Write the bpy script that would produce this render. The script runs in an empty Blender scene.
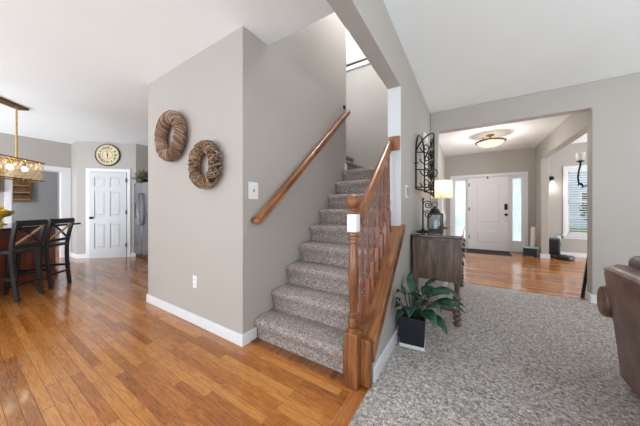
import bpy, bmesh, math, random
from mathutils import Vector, Matrix, Euler
random.seed(7)
C = bpy.context.scene.collection
SC = bpy.context.scene
PI = math.pi

# ------------------------------------------------------------------ camera, world, exposure
cam_d = bpy.data.cameras.new('camera'); cam = bpy.data.objects.new('camera', cam_d); C.objects.link(cam)
cam.location = (0, 0, 1.18)
cam.rotation_euler = (math.radians(90), 0, math.radians(32.4))
cam_d.sensor_width = 36.0
cam_d.lens = 36.0 * 236.0 / 640.0
cam_d.shift_y = -5.0 / 640.0
cam_d.clip_start = 0.05
SC.camera = cam
W = bpy.data.worlds.new('daylight'); SC.world = W; W.use_nodes = True
bg = W.node_tree.nodes['Background']
bg.inputs['Color'].default_value = (0.93, 0.965, 1.0, 1)
bg.inputs['Strength'].default_value = 1.5
SC.view_settings.view_transform = 'Standard'
SC.view_settings.look = 'None'
SC.view_settings.gamma = 1.0
SC.view_settings.use_curve_mapping = False
SC.view_settings.exposure = 0.16

def lamp(name, kind, loc, energy, color=(1, 1, 1), size=0.1, rot=(0, 0, 0), sy=None):
    d = bpy.data.lights.new(name, kind); d.energy = energy; d.color = color
    if kind == 'AREA':
        d.size = size
        if sy: d.shape = 'RECTANGLE'; d.size_y = sy
    elif kind != 'SUN': d.shadow_soft_size = size
    o = bpy.data.objects.new(name, d); o.location = loc; o.rotation_euler = rot; C.objects.link(o); return o

# unseen area lamps added as daylight fill from behind and beside the camera,
# and low upward-facing ones added to brighten the ceilings
R90 = math.radians(90)
DAY = (.93, .965, 1.0)
SKY = (.74, .88, 1.0)
lamp('patio_daylight_fill', 'AREA', (-4.6, -3.9, 1.5), 55, DAY, 3.6, (R90, 0, 0), 2.2)  # added fill, no window built here
lamp('living_daylight_fill', 'AREA', (2.2, -3.9, 1.5), 8, DAY, 3.0, (R90, 0, 0), 2.2)  # added weak fill from behind the camera
lamp('patio_ceiling_fill', 'AREA', (-4.6, -3.6, .15), 112, SKY, 5.5, (math.radians(145), 0, 0), 1.2)  # added lamp tilted up at the ceiling
lamp('breakfast_ceiling_fill', 'AREA', (-7.2, -2.0, .15), 155, SKY, 2.5, (math.radians(150), 0, 0), 1.2)  # added upward lamp for the kitchen ceiling
lamp('living_ceiling_fill', 'AREA', (2.4, -2.6, .15), 185, SKY, 5.0, (math.radians(176), 0, 0), 1.6)  # added upward lamp inside the living room
lamp('living_side_fill', 'AREA', (4.2, .2, .15), 128, (.92, .96, 1), 4.0, (math.radians(180), 0, R90), 1.4)  # second added upward lamp inside the living room
lamp('dining_ceiling_fill', 'AREA', (4.8, 6.3, .15), 90, SKY, 3.0, (math.radians(150), 0, R90), 1.0)  # added upward lamp for the dining and hall ceiling
lamp('dining_daylight_fill', 'AREA', (4.9, 6.3, 1.5), 50, DAY, 2.6, (R90, 0, R90), 1.8)  # added side fill for the dining room, no window built here
lamp('far_room_fill', 'POINT', (-10.2, -.6, 2.3), 95, DAY, .3)  # unseen point lamp added to lift the far room
sun = lamp('sun', 'SUN', (0, 12, 9), 3.0, (1, .97, .92), math.radians(2), (math.radians(-48), 0, math.radians(14)))
sun.data.angle = math.radians(2)
lamp('upstairs_ceiling_light', 'POINT', (-1.9, 5.4, 5.0), 110, DAY, 0.2)
lamp('landing_fill', 'POINT', (-1.15, 2.9, 4.9), 95, DAY, 0.2)  # unseen point lamp added to brighten the stairwell

# ------------------------------------------------------------------ helpers
def srgb(r, g, b):
    f = lambda c: (c/255/12.92) if c/255 <= .04045 else ((c/255+.055)/1.055)**2.4
    return (f(r), f(g), f(b), 1)

class MB:
    """collects shapes into one bmesh"""
    def __init__(s, M=None): s.bm = bmesh.new(); s.M = M or Matrix()
    def v(s, p): return s.bm.verts.new(s.M @ Vector(p))
    def face(s, vs):
        try: return s.bm.faces.new(vs)
        except ValueError: return None
    def box(s, x0, y0, z0, x1, y1, z1):
        if x0 > x1: x0, x1 = x1, x0
        if y0 > y1: y0, y1 = y1, y0
        if z0 > z1: z0, z1 = z1, z0
        q = [s.v(p) for p in ((x0,y0,z0),(x1,y0,z0),(x1,y1,z0),(x0,y1,z0),(x0,y0,z1),(x1,y0,z1),(x1,y1,z1),(x0,y1,z1))]
        for f in ((3,2,1,0),(4,5,6,7),(0,1,5,4),(1,2,6,5),(2,3,7,6),(3,0,4,7)): s.face([q[i] for i in f])
        return s
    def prism(s, poly, a0, a1, axis='x'):
        mk = {'x': lambda u, w, a: (a, u, w), 'y': lambda u, w, a: (u, a, w), 'z': lambda u, w, a: (u, w, a)}[axis]
        A = [s.v(mk(u, w, a0)) for u, w in poly]; B = [s.v(mk(u, w, a1)) for u, w in poly]
        n = len(poly); s.face(A[::-1]); s.face(B)
        for i in range(n): s.face([A[i], A[(i+1) % n], B[(i+1) % n], B[i]])
        return s
    def lathe(s, prof, c=(0,0,0), seg=20, sq=None, rot=None):
        """prof: list of (r,z)"""
        c = Vector(c); rings = []
        for r, z in prof:
            ring = []
            for k in range(seg):
                a = 2*PI*k/seg
                p = Vector((r*math.cos(a), r*math.sin(a), z))
                if rot: p = rot @ p
                ring.append(s.v(c+p))
            rings.append(ring)
        for A, B in zip(rings, rings[1:]):
            for k in range(seg): s.face([A[k], A[(k+1) % seg], B[(k+1) % seg], B[k]])
        s.face(rings[0][::-1]); s.face(rings[-1])
        return s
    def tube(s, pts, r, seg=8, closed=False, flat=None, up=None):
        """flat=(w,h): rectangular section"""
        pts = [Vector(p) for p in pts]; n = len(pts); rings = []
        prev = None
        for i, p in enumerate(pts):
            a = pts[(i-1) % n] if (closed or i > 0) else pts[i]
            b = pts[(i+1) % n] if (closed or i < n-1) else pts[i]
            t = (b-a).normalized() if (b-a).length > 1e-9 else Vector((0,0,1))
            if up is not None: ref = Vector(up)
            elif prev is not None: ref = prev
            else: ref = Vector((0,0,1)) if abs(t.z) < .9 else Vector((1,0,0))
            n1 = ref - t*ref.dot(t)
            if n1.length < 1e-6: n1 = t.orthogonal()
            n1.normalize(); n2 = t.cross(n1); prev = n1
            rr = r[i] if isinstance(r, (list, tuple)) else r
            if flat:
                w, h = flat; w /= 2; h /= 2
                k = rr
                ring = [s.v(p + n2*x*k + n1*y*k) for x, y in ((-w,-h),(w,-h),(w,h),(-w,h))]
            else:
                ring = [s.v(p + (n1*math.cos(2*PI*k/seg) + n2*math.sin(2*PI*k/seg))*rr) for k in range(seg)]
            rings.append(ring)
        m = len(rings[0])
        rng = range(n) if closed else range(n-1)
        for i in rng:
            A, B = rings[i], rings[(i+1) % n]
            for k in range(m): s.face([A[k], A[(k+1) % m], B[(k+1) % m], B[k]])
        if not closed: s.face(rings[0][::-1]); s.face(rings[-1])
        return s
    def sphere(s, c, r, sc=(1,1,1), seg=16, rings=10):
        c = Vector(c)
        prof = []
        prev = None
        R = []
        for i in range(1, rings):
            a = PI*i/rings
            R.append([s.v(c+Vector((r*sc[0]*math.sin(a)*math.cos(2*PI*k/seg), r*sc[1]*math.sin(a)*math.sin(2*PI*k/seg), -r*sc[2]*math.cos(a)))) for k in range(seg)])
        b = s.v(c+Vector((0,0,-r*sc[2]))); t = s.v(c+Vector((0,0,r*sc[2])))
        for k in range(seg):
            s.face([b, R[0][(k+1) % seg], R[0][k]]); s.face([t, R[-1][k], R[-1][(k+1) % seg]])
        for A, B in zip(R, R[1:]):
            for k in range(seg): s.face([A[k], A[(k+1) % seg], B[(k+1) % seg], B[k]])
        return s
    def build(s, name, mat, parent=None, bevel=0, seg=2, smooth=True, subsurf=0, angle=40):
        bmesh.ops.recalc_face_normals(s.bm, faces=s.bm.faces)
        me = bpy.data.meshes.new(name); s.bm.to_mesh(me); s.bm.free()
        if smooth:
            for p in me.polygons: p.use_smooth = True
            me.set_sharp_from_angle(angle=math.radians(angle))
        o = bpy.data.objects.new(name, me); C.objects.link(o)
        if mat: me.materials.append(mat)
        if parent: o.parent = parent
        if bevel:
            b = o.modifiers.new('bevel', 'BEVEL'); b.width = bevel; b.segments = seg; b.limit_method = 'ANGLE'; b.angle_limit = math.radians(35)
        if subsurf:
            b = o.modifiers.new('sub', 'SUBSURF'); b.levels = subsurf; b.render_levels = subsurf
        return o

def tag(o, label, cat, group=None):
    o['label'] = label; o['category'] = cat
    if group: o['group'] = group
    return o
def thing(name, label, cat, loc=(0,0,0), rz=0, group=None):
    o = bpy.data.objects.new(name, None); o.empty_display_size = .1; C.objects.link(o)
    o.location = loc; o.rotation_euler = (0, 0, rz)
    return tag(o, label, cat, group)
def struct(o): o['kind'] = 'structure'; return o
def copy_tree(o, parent=None):
    c = o.copy(); C.objects.link(c)
    if parent: c.parent = parent
    for ch in list(o.children): copy_tree(ch, c)
    return c
def spiral(c, r0, r1, a0, a1, n, plane='yz', x=0):
    out = []
    for i in range(n+1):
        t = i/n; a = a0+(a1-a0)*t; r = r0+(r1-r0)*t
        u, w = c[0]+r*math.cos(a), c[1]+r*math.sin(a)
        out.append((x, u, w) if plane == 'yz' else (u, x, w))
    return out

# ------------------------------------------------------------------ materials
def base_mat(name, col, rough=.5, metal=0, spec=.5, coat=0):
    m = bpy.data.materials.new(name); m.use_nodes = True
    b = m.node_tree.nodes['Principled BSDF']
    b.inputs['Base Color'].default_value = col; b.inputs['Roughness'].default_value = rough
    b.inputs['Metallic'].default_value = metal; b.inputs['Specular IOR Level'].default_value = spec
    if coat: b.inputs['Coat Weight'].default_value = coat; b.inputs['Coat Roughness'].default_value = .08
    return m, m.node_tree, b
def nd(nt, typ, **kw):
    n = nt.nodes.new(typ)
    for k, v in kw.items():
        if k in n.inputs: n.inputs[k].default_value = v
        else: setattr(n, k, v)
    return n
def coords(nt, scale=(1,1,1), kind='Object', rot=(0,0,0)):
    t = nd(nt, 'ShaderNodeTexCoord'); mp = nd(nt, 'ShaderNodeMapping')
    mp.inputs['Scale'].default_value = scale; mp.inputs['Rotation'].default_value = rot
    nt.links.new(t.outputs[kind], mp.inputs[0]); return mp.outputs[0]
def ramp(nt, fac, stops):
    r = nd(nt, 'ShaderNodeValToRGB'); e = r.color_ramp.elements
    while len(e) < len(stops): e.new(.5)
    for el, (p, c) in zip(e, stops): el.position = p; el.color = c
    nt.links.new(fac, r.inputs[0]); return r.outputs[0]
def bump(nt, b, h, strength=.2, dist=.01):
    n = nd(nt, 'ShaderNodeBump', Strength=strength, Distance=dist)
    nt.links.new(h, n.inputs['Height']); nt.links.new(n.outputs[0], b.inputs['Normal'])
def paint(name, col, rough=.6, bs=.05, var=.02):
    m, nt, b = base_mat(name, col, rough, spec=.3)
    v = coords(nt, (1,1,1))
    n = nd(nt, 'ShaderNodeTexNoise', Scale=160.0, Detail=3.0); nt.links.new(v, n.inputs['Vector'])
    bump(nt, b, n.outputs[0], bs, .004)
    n2 = nd(nt, 'ShaderNodeTexNoise', Scale=1.5, Detail=2.0); nt.links.new(v, n2.inputs['Vector'])
    c2 = tuple(c*(1-var) for c in col[:3])+(1,)
    nt.links.new(ramp(nt, n2.outputs[0], [(.35, c2), (.65, col)]), b.inputs['Base Color'])
    return m
def wood(name, cols, rough=.35, scale=(1,1,1), gs=9, coat=.2, spec=.5, kind='Object'):
    """cols dark..light; grain runs along the axis with the smallest scale"""
    m, nt, b = base_mat(name, cols[0], rough, coat=coat, spec=spec)
    v = coords(nt, scale, kind)
    n = nd(nt, 'ShaderNodeTexNoise', Scale=float(gs), Detail=6.0, Roughness=.65, Distortion=.6); nt.links.new(v, n.inputs['Vector'])
    k = len(cols)
    nt.links.new(ramp(nt, n.outputs[0], [(.3+.4*i/(k-1), c) for i, c in enumerate(cols)]), b.inputs['Base Color'])
    bump(nt, b, n.outputs[0], .12, .003)
    return m
def speckle(name, stops, rough=.95, scale=260., bs=.9, dist=.012, detail=2.):
    m, nt, b = base_mat(name, stops[0][1], rough, spec=.1)
    v = coords(nt)
    n = nd(nt, 'ShaderNodeTexNoise', Scale=float(scale), Detail=float(detail), Roughness=.75); nt.links.new(v, n.inputs['Vector'])
    n2 = nd(nt, 'ShaderNodeTexNoise', Scale=float(scale)*.3, Detail=2.0); nt.links.new(v, n2.inputs['Vector'])
    mx = nd(nt, 'ShaderNodeMath', operation='MULTIPLY_ADD'); mx.inputs[1].default_value = .35
    nt.links.new(n2.outputs[0], mx.inputs[0])
    m2 = nd(nt, 'ShaderNodeMath', operation='MULTIPLY'); m2.inputs[1].default_value = .65
    nt.links.new(n.outputs[0], m2.inputs[0]); nt.links.new(m2.outputs[0], mx.inputs[2])
    nt.links.new(ramp(nt, mx.outputs[0], stops), b.inputs['Base Color'])
    bump(nt, b, mx.outputs[0], bs, dist)
    return m
def planks(name, c1, c2, c3, along='x', rough=.15):
    m, nt, b = base_mat(name, c1, rough, spec=.5, coat=.25)
    v = coords(nt, (1,1,1), rot=(0,0,0 if along == 'x' else PI/2))
    br = nd(nt, 'ShaderNodeTexBrick', Scale=1.0); br.offset = .37; br.offset_frequency = 2
    br.inputs['Brick Width'].default_value = .7; br.inputs['Row Height'].default_value = .0572
    br.inputs['Mortar Size'].default_value = .0009; br.inputs['Mortar Smooth'].default_value = .3; br.inputs['Bias'].default_value = 0
    br.inputs['Color1'].default_value = (0,0,0,1); br.inputs['Color2'].default_value = (1,1,1,1); br.inputs['Mortar'].default_value = (.5,.5,.5,1)
    nt.links.new(v, br.inputs['Vector'])
    # grain, shifted per board
    mp = nd(nt, 'ShaderNodeMapping'); mp.inputs['Scale'].default_value = (2.2, 20, 1); nt.links.new(v, mp.inputs[0])
    ad = nd(nt, 'ShaderNodeVectorMath', operation='MULTIPLY_ADD'); ad.inputs[1].default_value = (7, 3, 5)
    nt.links.new(br.outputs['Color'], ad.inputs[0]); nt.links.new(mp.outputs[0], ad.inputs[2])
    n = nd(nt, 'ShaderNodeTexNoise', Scale=2.2, Detail=7.0, Roughness=.68, Distortion=2.2); nt.links.new(ad.outputs[0], n.inputs['Vector'])
    mx = nd(nt, 'ShaderNodeMath', operation='MULTIPLY_ADD'); mx.inputs[1].default_value = .25
    nt.links.new(br.outputs['Color'], mx.inputs[0])
    m2 = nd(nt, 'ShaderNodeMath', operation='MULTIPLY'); m2.inputs[1].default_value = .75
    nt.links.new(n.outputs[0], m2.inputs[0]); nt.links.new(m2.outputs[0], mx.inputs[2])
    col = ramp(nt, mx.outputs[0], [(.24, c1), (.48, c2), (.72, c3)])
    dk = nd(nt, 'ShaderNodeMix', data_type='RGBA'); dk.inputs[7].default_value = tuple(c*.45 for c in c1[:3])+(1,)
    nt.links.new(col, dk.inputs[6]); nt.links.new(br.outputs['Fac'], dk.inputs[0])
    nt.links.new(dk.outputs[2], b.inputs['Base Color'])
    inv = nd(nt, 'ShaderNodeMath', operation='SUBTRACT'); inv.inputs[0].default_value = 1
    nt.links.new(br.outputs['Fac'], inv.inputs[1])
    bump(nt, b, inv.outputs[0], .25, .003)
    r2 = ramp(nt, n.outputs[0], [(.3, (rough*.8,)*3+(1,)), (.7, (rough*1.3,)*3+(1,))])
    nt.links.new(r2, b.inputs['Roughness'])
    return m
def emit(name, col, strength):
    m = bpy.data.materials.new(name); m.use_nodes = True; nt = m.node_tree
    nt.nodes.remove(nt.nodes['Principled BSDF'])
    e = nd(nt, 'ShaderNodeEmission', Color=col, Strength=float(strength))
    n = nd(nt, 'ShaderNodeTexNoise', Scale=8.0)
    nt.links.new(e.outputs[0], nt.nodes['Material Output'].inputs[0]); return m
def island_mat(name, stops, rough=.6, metal=0):
    m, nt, b = base_mat(name, stops[0][1], rough, metal, spec=.25)
    g = nd(nt, 'ShaderNodeNewGeometry')
    n = nd(nt, 'ShaderNodeTexNoise', Scale=90.0, Detail=3.0); nt.links.new(coords(nt), n.inputs['Vector'])
    a = nd(nt, 'ShaderNodeMath', operation='MULTIPLY_ADD'); a.inputs[1].default_value = .65
    mm = nd(nt, 'ShaderNodeMath', operation='MULTIPLY'); mm.inputs[1].default_value = .35; nt.links.new(n.outputs[0], mm.inputs[0])
    nt.links.new(g.outputs['Random Per Island'], a.inputs[0]); nt.links.new(mm.outputs[0], a.inputs[2])
    nt.links.new(ramp(nt, a.outputs[0], stops), b.inputs['Base Color'])
    bump(nt, b, n.outputs[0], .3, .003)
    return m
def noisy(name, col, rough=.4, metal=0, spec=.5, var=.15, scale=30., coat=0, bs=.05):
    m, nt, b = base_mat(name, col, rough, metal, spec, coat)
    n = nd(nt, 'ShaderNodeTexNoise', Scale=float(scale), Detail=3.0); nt.links.new(coords(nt), n.inputs['Vector'])
    lo = tuple(c*(1-var) for c in col[:3])+(1,); hi = tuple(min(1, c*(1+var)) for c in col[:3])+(1,)
    nt.links.new(ramp(nt, n.outputs[0], [(.35, lo), (.65, hi)]), b.inputs['Base Color'])
    bump(nt, b, n.outputs[0], bs, .003)
    return m

M_wall = paint('greige_wall_paint', srgb(180, 174, 168))
M_farwall = paint('blue_grey_wall_paint', srgb(172, 178, 184))
M_ceil = paint('white_ceiling_paint', srgb(247, 250, 250), .8)
M_trim = paint('white_trim_paint', srgb(228, 229, 232), .35, .02, .01)
M_door = paint('white_door_paint', srgb(240, 240, 243), .4, .02, .01)
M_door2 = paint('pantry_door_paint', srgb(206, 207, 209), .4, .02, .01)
M_floor = planks('oak_plank_floor', srgb(104, 54, 18), srgb(172, 105, 47), srgb(208, 145, 76))
M_border = planks('oak_border_board', srgb(142, 82, 42), srgb(178, 108, 58), srgb(204, 138, 84), 'y')
M_carpet = speckle('grey_frieze_carpet', [(.38, srgb(84, 79, 76)), (.46, srgb(164, 156, 151)), (.54, srgb(206, 198, 192)), (.62, srgb(252, 248, 244))], scale=185)
M_stair = speckle('stair_carpet', [(.36, srgb(84, 74, 70)), (.46, srgb(146, 132, 126)), (.54, srgb(176, 164, 158)), (.64, srgb(228, 222, 219))], scale=210)
OAK = [srgb(78, 42, 20), srgb(128, 78, 42), srgb(164, 108, 64)]
M_oak_z = wood('oak_upright', OAK, .3, (14, 14, 1.2), 2.2)
M_oak_y = wood('oak_rail', OAK, .28, (14, 1.4, 2.0), 2.2)
M_redoak = wood('reddish_oak_baluster', [srgb(80, 38, 22), srgb(124, 68, 46), srgb(156, 98, 74)], .3, (14, 14, 1.2), 2.2)
M_dresser = wood('dark_walnut', [srgb(52, 38, 32), srgb(94, 73, 62), srgb(124, 102, 90)], .35, (10, 10, 1), 2.6, coat=.1)
M_dresser_top = wood('polished_walnut_top', [srgb(40, 28, 22), srgb(70, 52, 42), srgb(92, 72, 60)], .12, (10, 1, 10), 2.6, coat=1.0)
M_cherry = wood('cherry_cabinet_panel', [srgb(88, 34, 16), srgb(142, 62, 32), srgb(164, 80, 44)], .35, (8, 8, 1), 2.2)
M_counter = noisy('dark_granite', srgb(44, 36, 32), .12, scale=120, var=.6)
M_black = noisy('black_lacquer', srgb(34, 33, 36), .28, scale=20, var=.1)
M_tan = wood('tan_wood_and_glint', [srgb(150, 110, 70), srgb(196, 158, 112)], .4, (8, 8, 1), 3)  # rack shelf wood; on the stools it paints a window glint
M_iron = noisy('black_wrought_iron', srgb(34, 32, 32), .45, .6, scale=60)
M_knob = noisy('black_hardware', srgb(22, 22, 24), .35, .5)
M_brass = noisy('antique_brass', srgb(150, 112, 58), .3, 1, scale=40)
M_gold = noisy('gold_metal', srgb(206, 168, 96), .3, .85, scale=40)
M_bronze = noisy('bronze_canopy', srgb(116, 76, 42), .4, .5, scale=30)
M_steel = noisy('brushed_steel', srgb(136, 137, 140), .26, .9, scale=14, var=.06)
M_steel_d = noisy('dark_appliance_grey', srgb(52, 53, 56), .4)
M_white_pl = noisy('white_plastic', srgb(238, 238, 238), .35, var=.02)
M_grey_pl = noisy('grey_plastic', srgb(150, 156, 164), .4, var=.03)
M_leather = noisy('brown_leather', srgb(104, 75, 64), .36, var=.42, scale=9, bs=.6)
M_leaf = noisy('dark_green_leaf', srgb(36, 74, 58), .24, var=.35, scale=25)
M_leaf2 = island_mat('mixed_greenery', [(.2, srgb(46, 62, 34)), (.5, srgb(92, 108, 58)), (.8, srgb(166, 160, 112))])
M_stem = noisy('green_stem', srgb(70, 112, 70), .4)
M_pot = noisy('navy_black_planter', srgb(28, 31, 42), .35, var=.1)
M_soil = noisy('potting_soil', srgb(44, 34, 28), .95, var=.5, scale=80, bs=1)
M_vine = island_mat('wrapped_vine', [(.15, srgb(84, 60, 44)), (.45, srgb(144, 116, 94)), (.85, srgb(196, 170, 146))], .75)
M_twig = island_mat('woven_twig', [(.15, srgb(64, 44, 32)), (.45, srgb(126, 98, 76)), (.85, srgb(204, 174, 144))], .7)
M_dial = noisy('cream_dial', srgb(226, 208, 172), .6, var=.05)
M_darkbr = noisy('dark_brown_rim', srgb(40, 30, 26), .45)
M_mat_rug = speckle('charcoal_doormat', [(.3, srgb(40, 41, 46)), (.7, srgb(84, 86, 92))], scale=120)
M_navy = noisy('navy_painted_wood', srgb(26, 32, 46), .4)
M_teal = noisy('pale_teal_top', srgb(150, 176, 186), .4)
M_paper = noisy('rolled_paper', srgb(226, 222, 216), .6, var=.04)
M_black_pl = noisy('black_plastic', srgb(26, 27, 33), .3, var=.1)
M_grey_pr = noisy('charcoal_panel', srgb(66, 70, 78), .4)
M_yellow = noisy('yellow_bowl_glaze', srgb(206, 168, 58), .35, var=.2, scale=20)
M_lemon = noisy('lemon_skin', srgb(232, 196, 60), .4, var=.1, scale=60)
M_wine = wood('dark_rustic_wood', [srgb(56, 38, 24), srgb(110, 78, 50), srgb(150, 116, 80)], .6, (1, 1, 8), 4)
M_ink = noisy('dark_numeral_ink', srgb(52, 40, 32), .6)
M_lawn = speckle('lawn_grass', [(.3, srgb(80, 104, 62)), (.7, srgb(140, 158, 112))], scale=30)
M_tree = island_mat('tree_foliage', [(.2, srgb(60, 78, 62)), (.8, srgb(120, 138, 118))])
M_siding = noisy('pale_blue_siding', srgb(188, 204, 220), .7, var=.08)
M_bark = noisy('bark', srgb(92, 78, 66), .8)
M_bulb = emit('lit_bulb', (1, .86, .62, 1), 22)
M_bowl = emit('lit_alabaster_bowl', (1, .87, .66, 1), 1.15)
M_bell = emit('lit_glass_bell', (1, .97, .9, 1), 1.0)
M_opal = noisy('white_opal_glass', srgb(236, 236, 234), .3, var=.03)
# lit pleated shade: translucent cloth
def shade_mat():
    m, nt, b = base_mat('cream_pleated_shade', srgb(236, 228, 212), .8)
    w = nd(nt, 'ShaderNodeTexWave', Scale=18.0); nt.links.new(coords(nt), w.inputs['Vector'])
    bump(nt, b, w.outputs[0], .3, .004)
    tr = nd(nt, 'ShaderNodeBsdfTranslucent', Color=srgb(255, 242, 216))
    mx = nd(nt, 'ShaderNodeMixShader'); mx.inputs[0].default_value = .55
    nt.links.new(b.outputs[0], mx.inputs[1]); nt.links.new(tr.outputs[0], mx.inputs[2])
    nt.links.new(mx.outputs[0], nt.nodes['Material Output'].inputs[0]); return m
M_shade = shade_mat()
def frosted():
    m, nt, b = base_mat('frosted_glass', srgb(225, 238, 245), .25)
    n = nd(nt, 'ShaderNodeTexNoise', Scale=9.0, Detail=2.0); nt.links.new(coords(nt, (3, 1, .6)), n.inputs['Vector'])
    tr = nd(nt, 'ShaderNodeBsdfTranslucent'); nt.links.new(ramp(nt, n.outputs[0], [(.35, srgb(226, 240, 248)), (.65, srgb(255, 255, 255))]), tr.inputs['Color'])
    gl = nd(nt, 'ShaderNodeBsdfRefraction', Roughness=.35, IOR=1.1, Color=srgb(244, 250, 255))
    mx = nd(nt, 'ShaderNodeMixShader'); mx.inputs[0].default_value = .45
    nt.links.new(tr.outputs[0], mx.inputs[1]); nt.links.new(gl.outputs[0], mx.inputs[2])
    m3 = nd(nt, 'ShaderNodeMixShader'); m3.inputs[0].default_value = .08
    gs = nd(nt, 'ShaderNodeBsdfGlossy', Roughness=.1)
    nt.links.new(mx.outputs[0], m3.inputs[1]); nt.links.new(gs.outputs[0], m3.inputs[2])
    nt.links.new(m3.outputs[0], nt.nodes['Material Output'].inputs[0]); return m
M_frost = frosted()
def clearglass(name='clear_glass'):
    m = bpy.data.materials.new(name); m.use_nodes = True; nt = m.node_tree; nt.nodes.remove(nt.nodes['Principled BSDF'])
    t = nd(nt, 'ShaderNodeBsdfTransparent', Color=(.94, .97, 1, 1)); g = nd(nt, 'ShaderNodeBsdfGlossy', Roughness=.02)
    lw = nd(nt, 'ShaderNodeLayerWeight', Blend=.15); mx = nd(nt, 'ShaderNodeMixShader')
    nt.links.new(lw.outputs['Fresnel'], mx.inputs[0]); nt.links.new(t.outputs[0], mx.inputs[1]); nt.links.new(g.outputs[0], mx.inputs[2])
    nt.links.new(mx.outputs[0], nt.nodes['Material Output'].inputs[0]); return m
M_glass = clearglass()

# ------------------------------------------------------------------ the setting
CZ = 2.74
XL, XR, XK = -1.64, -0.55, -0.67          # stair left wall, stair right wall outer / inner face
b = MB(); b.box(-11.6, -4, -.1, XR, 8.3, 0); b.box(XR, 4.36, -.1, 5, 8.3, 0)
struct(b.build('floor', M_floor, smooth=False))
b = MB(); b.box(XR, -4, -.1, 5, 4.36, .012)
struct(b.build('floor_carpet', M_carpet, smooth=False))
b = MB(); b.box(XR-.09, -4, 0, XR, 1.395, .006)
struct(b.build('trim_1', M_border, smooth=False))
b = MB(); b.box(XK-.03, 1.42, 0, XL+.02, 1.50, .012)
struct(b.build('trim_2', M_oak_y, smooth=False))
b = MB(); b.box(-.43, 4.33, .0, 1.27, 4.39, .016)
struct(b.build('trim_3', M_border, smooth=False))

b = MB()
b.box(-11.6, -4, CZ, 5, 1.65, 3.04)
b.box(-11.6, 1.65, CZ, -1.76, 3.35, 3.04)
b.box(-11.6, 3.35, CZ, -3.5, 4.3, 3.04)
b.box(XR, 1.65, CZ, 5, 4.3, 3.04)
b.box(-.75, 4.3, CZ, 5, 8.3, 3.04)
struct(b.build('ceiling', M_ceil, smooth=False))
# solid block carrying the wreaths + stair left wall going up through the well
b = MB(); b.box(-3.42, 1.35, 0, -1.76, 3.35, CZ)
b.prism([(1.35, 0), (3.35, 0), (3.35, 5.45), (1.65, 5.45), (1.65, CZ), (1.35, CZ)], -1.76, XL, 'x')
struct(b.build('wall_left', M_wall, smooth=False))
# kitchen walls
b = MB()
b.box(-8.35, -4, 0, -8.2, .72, CZ); b.box(-8.35, 1.45, 0, -8.2, 1.61, CZ); b.box(-8.35, .72, 2.05, -8.2, 1.45, CZ)
struct(b.build('wall_kitchen', M_wall, smooth=False))
b = MB(); b.box(-11.6, -4, 0, -11.5, 4.3, CZ); b.box(-11.5, 3.0, 0, -8.36, 3.1, CZ); b.box(-9.6, 1.62, 0, -9.5, 3.0, CZ)
struct(b.build('wall_far_room', M_farwall, smooth=False))
P1, P2 = Vector((-7.74, 1.605)), Vector((-6.85, 2.445))
b = MB(); b.prism([(-8.35, 1.605), (P1.x, P1.y), (P2.x, P2.y), (-6.85, 3.25), (-8.35, 3.25)], 0, CZ, 'z')
struct(b.build('wall_pantry', M_wall, smooth=False))
b = MB(); b.box(-6.85, 3.2, 0, -3.42, 3.34, CZ)
struct(b.build('wall_fridge', M_wall, smooth=False))
# stair right side: knee wall, full wall, and the beam that runs on overhead
SL = .905
capz = lambda y: .305 + SL*(y-1.5)
b = MB()
b.prism([(1.505, 0), (2.292, 0), (2.292, capz(2.292)-.035), (1.505, capz(1.505)-.035)], XK, XR, 'x')
b.box(XK, 2.292, 0, XR, 4.40, CZ)
b.box(XK, -4, 2.33, XR, 2.292, CZ)
struct(b.build('wall_right', M_wall, smooth=False))
b = MB(); b.box(XK-.002, 2.284, capz(2.28)-.03, XR+.001, 2.2925, 2.33)
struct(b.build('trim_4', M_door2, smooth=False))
# wall with the wide opening to the hall
b = MB()
b.prism([(XR, 0), (-.43, 0), (-.43, 2.415), (1.27, 2.415), (1.27, 0), (5, 0), (5, CZ), (XR, CZ)], 4.25, 4.40, 'y')
struct(b.build('wall_opening', M_wall, smooth=False, bevel=.012))
# right side of the living room, with its wide window opening
b = MB()
b.box(5, -4, 0, 5.12, -.2, CZ); b.box(5, 2.4, 0, 5.12, 4.40, CZ); b.box(5, -.2, 0, 5.12, 2.4, .75); b.box(5, -.2, 2.15, 5.12, 2.4, CZ)
struct(b.build('wall_living', M_wall, smooth=False))
# hall
b = MB()
DX0, DX1, DT = -.44, 1.22, 2.07           # rough opening of the door unit
b.box(-.75, 8.1, 0, DX0, 8.25, CZ); b.box(DX0, 8.1, DT, DX1, 8.25, CZ); b.box(DX1, 8.1, 0, 2.0, 8.25, CZ)
WX0, WX1, WZ0, WZ1 = 2.0, 2.86, .53, 2.13
b.box(WX0, 8.1, 0, WX1, 8.25, WZ0); b.box(WX0, 8.1, WZ1, WX1, 8.25, CZ); b.box(WX1, 8.1, 0, 5, 8.25, CZ)
struct(b.build('wall_front', M_wall, smooth=False))
b = MB(); b.box(-.75, 4.40, 0, -.62, 8.1, CZ)
struct(b.build('wall_hall', M_wall, smooth=False))
b = MB(); b.box(1.42, 7.5, 0, 1.56, 8.1, 2.36); b.box(1.42, 4.40, 2.36, 1.56, 8.1, CZ)
struct(b.build('wall_column', M_wall, smooth=False, bevel=.008))
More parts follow.
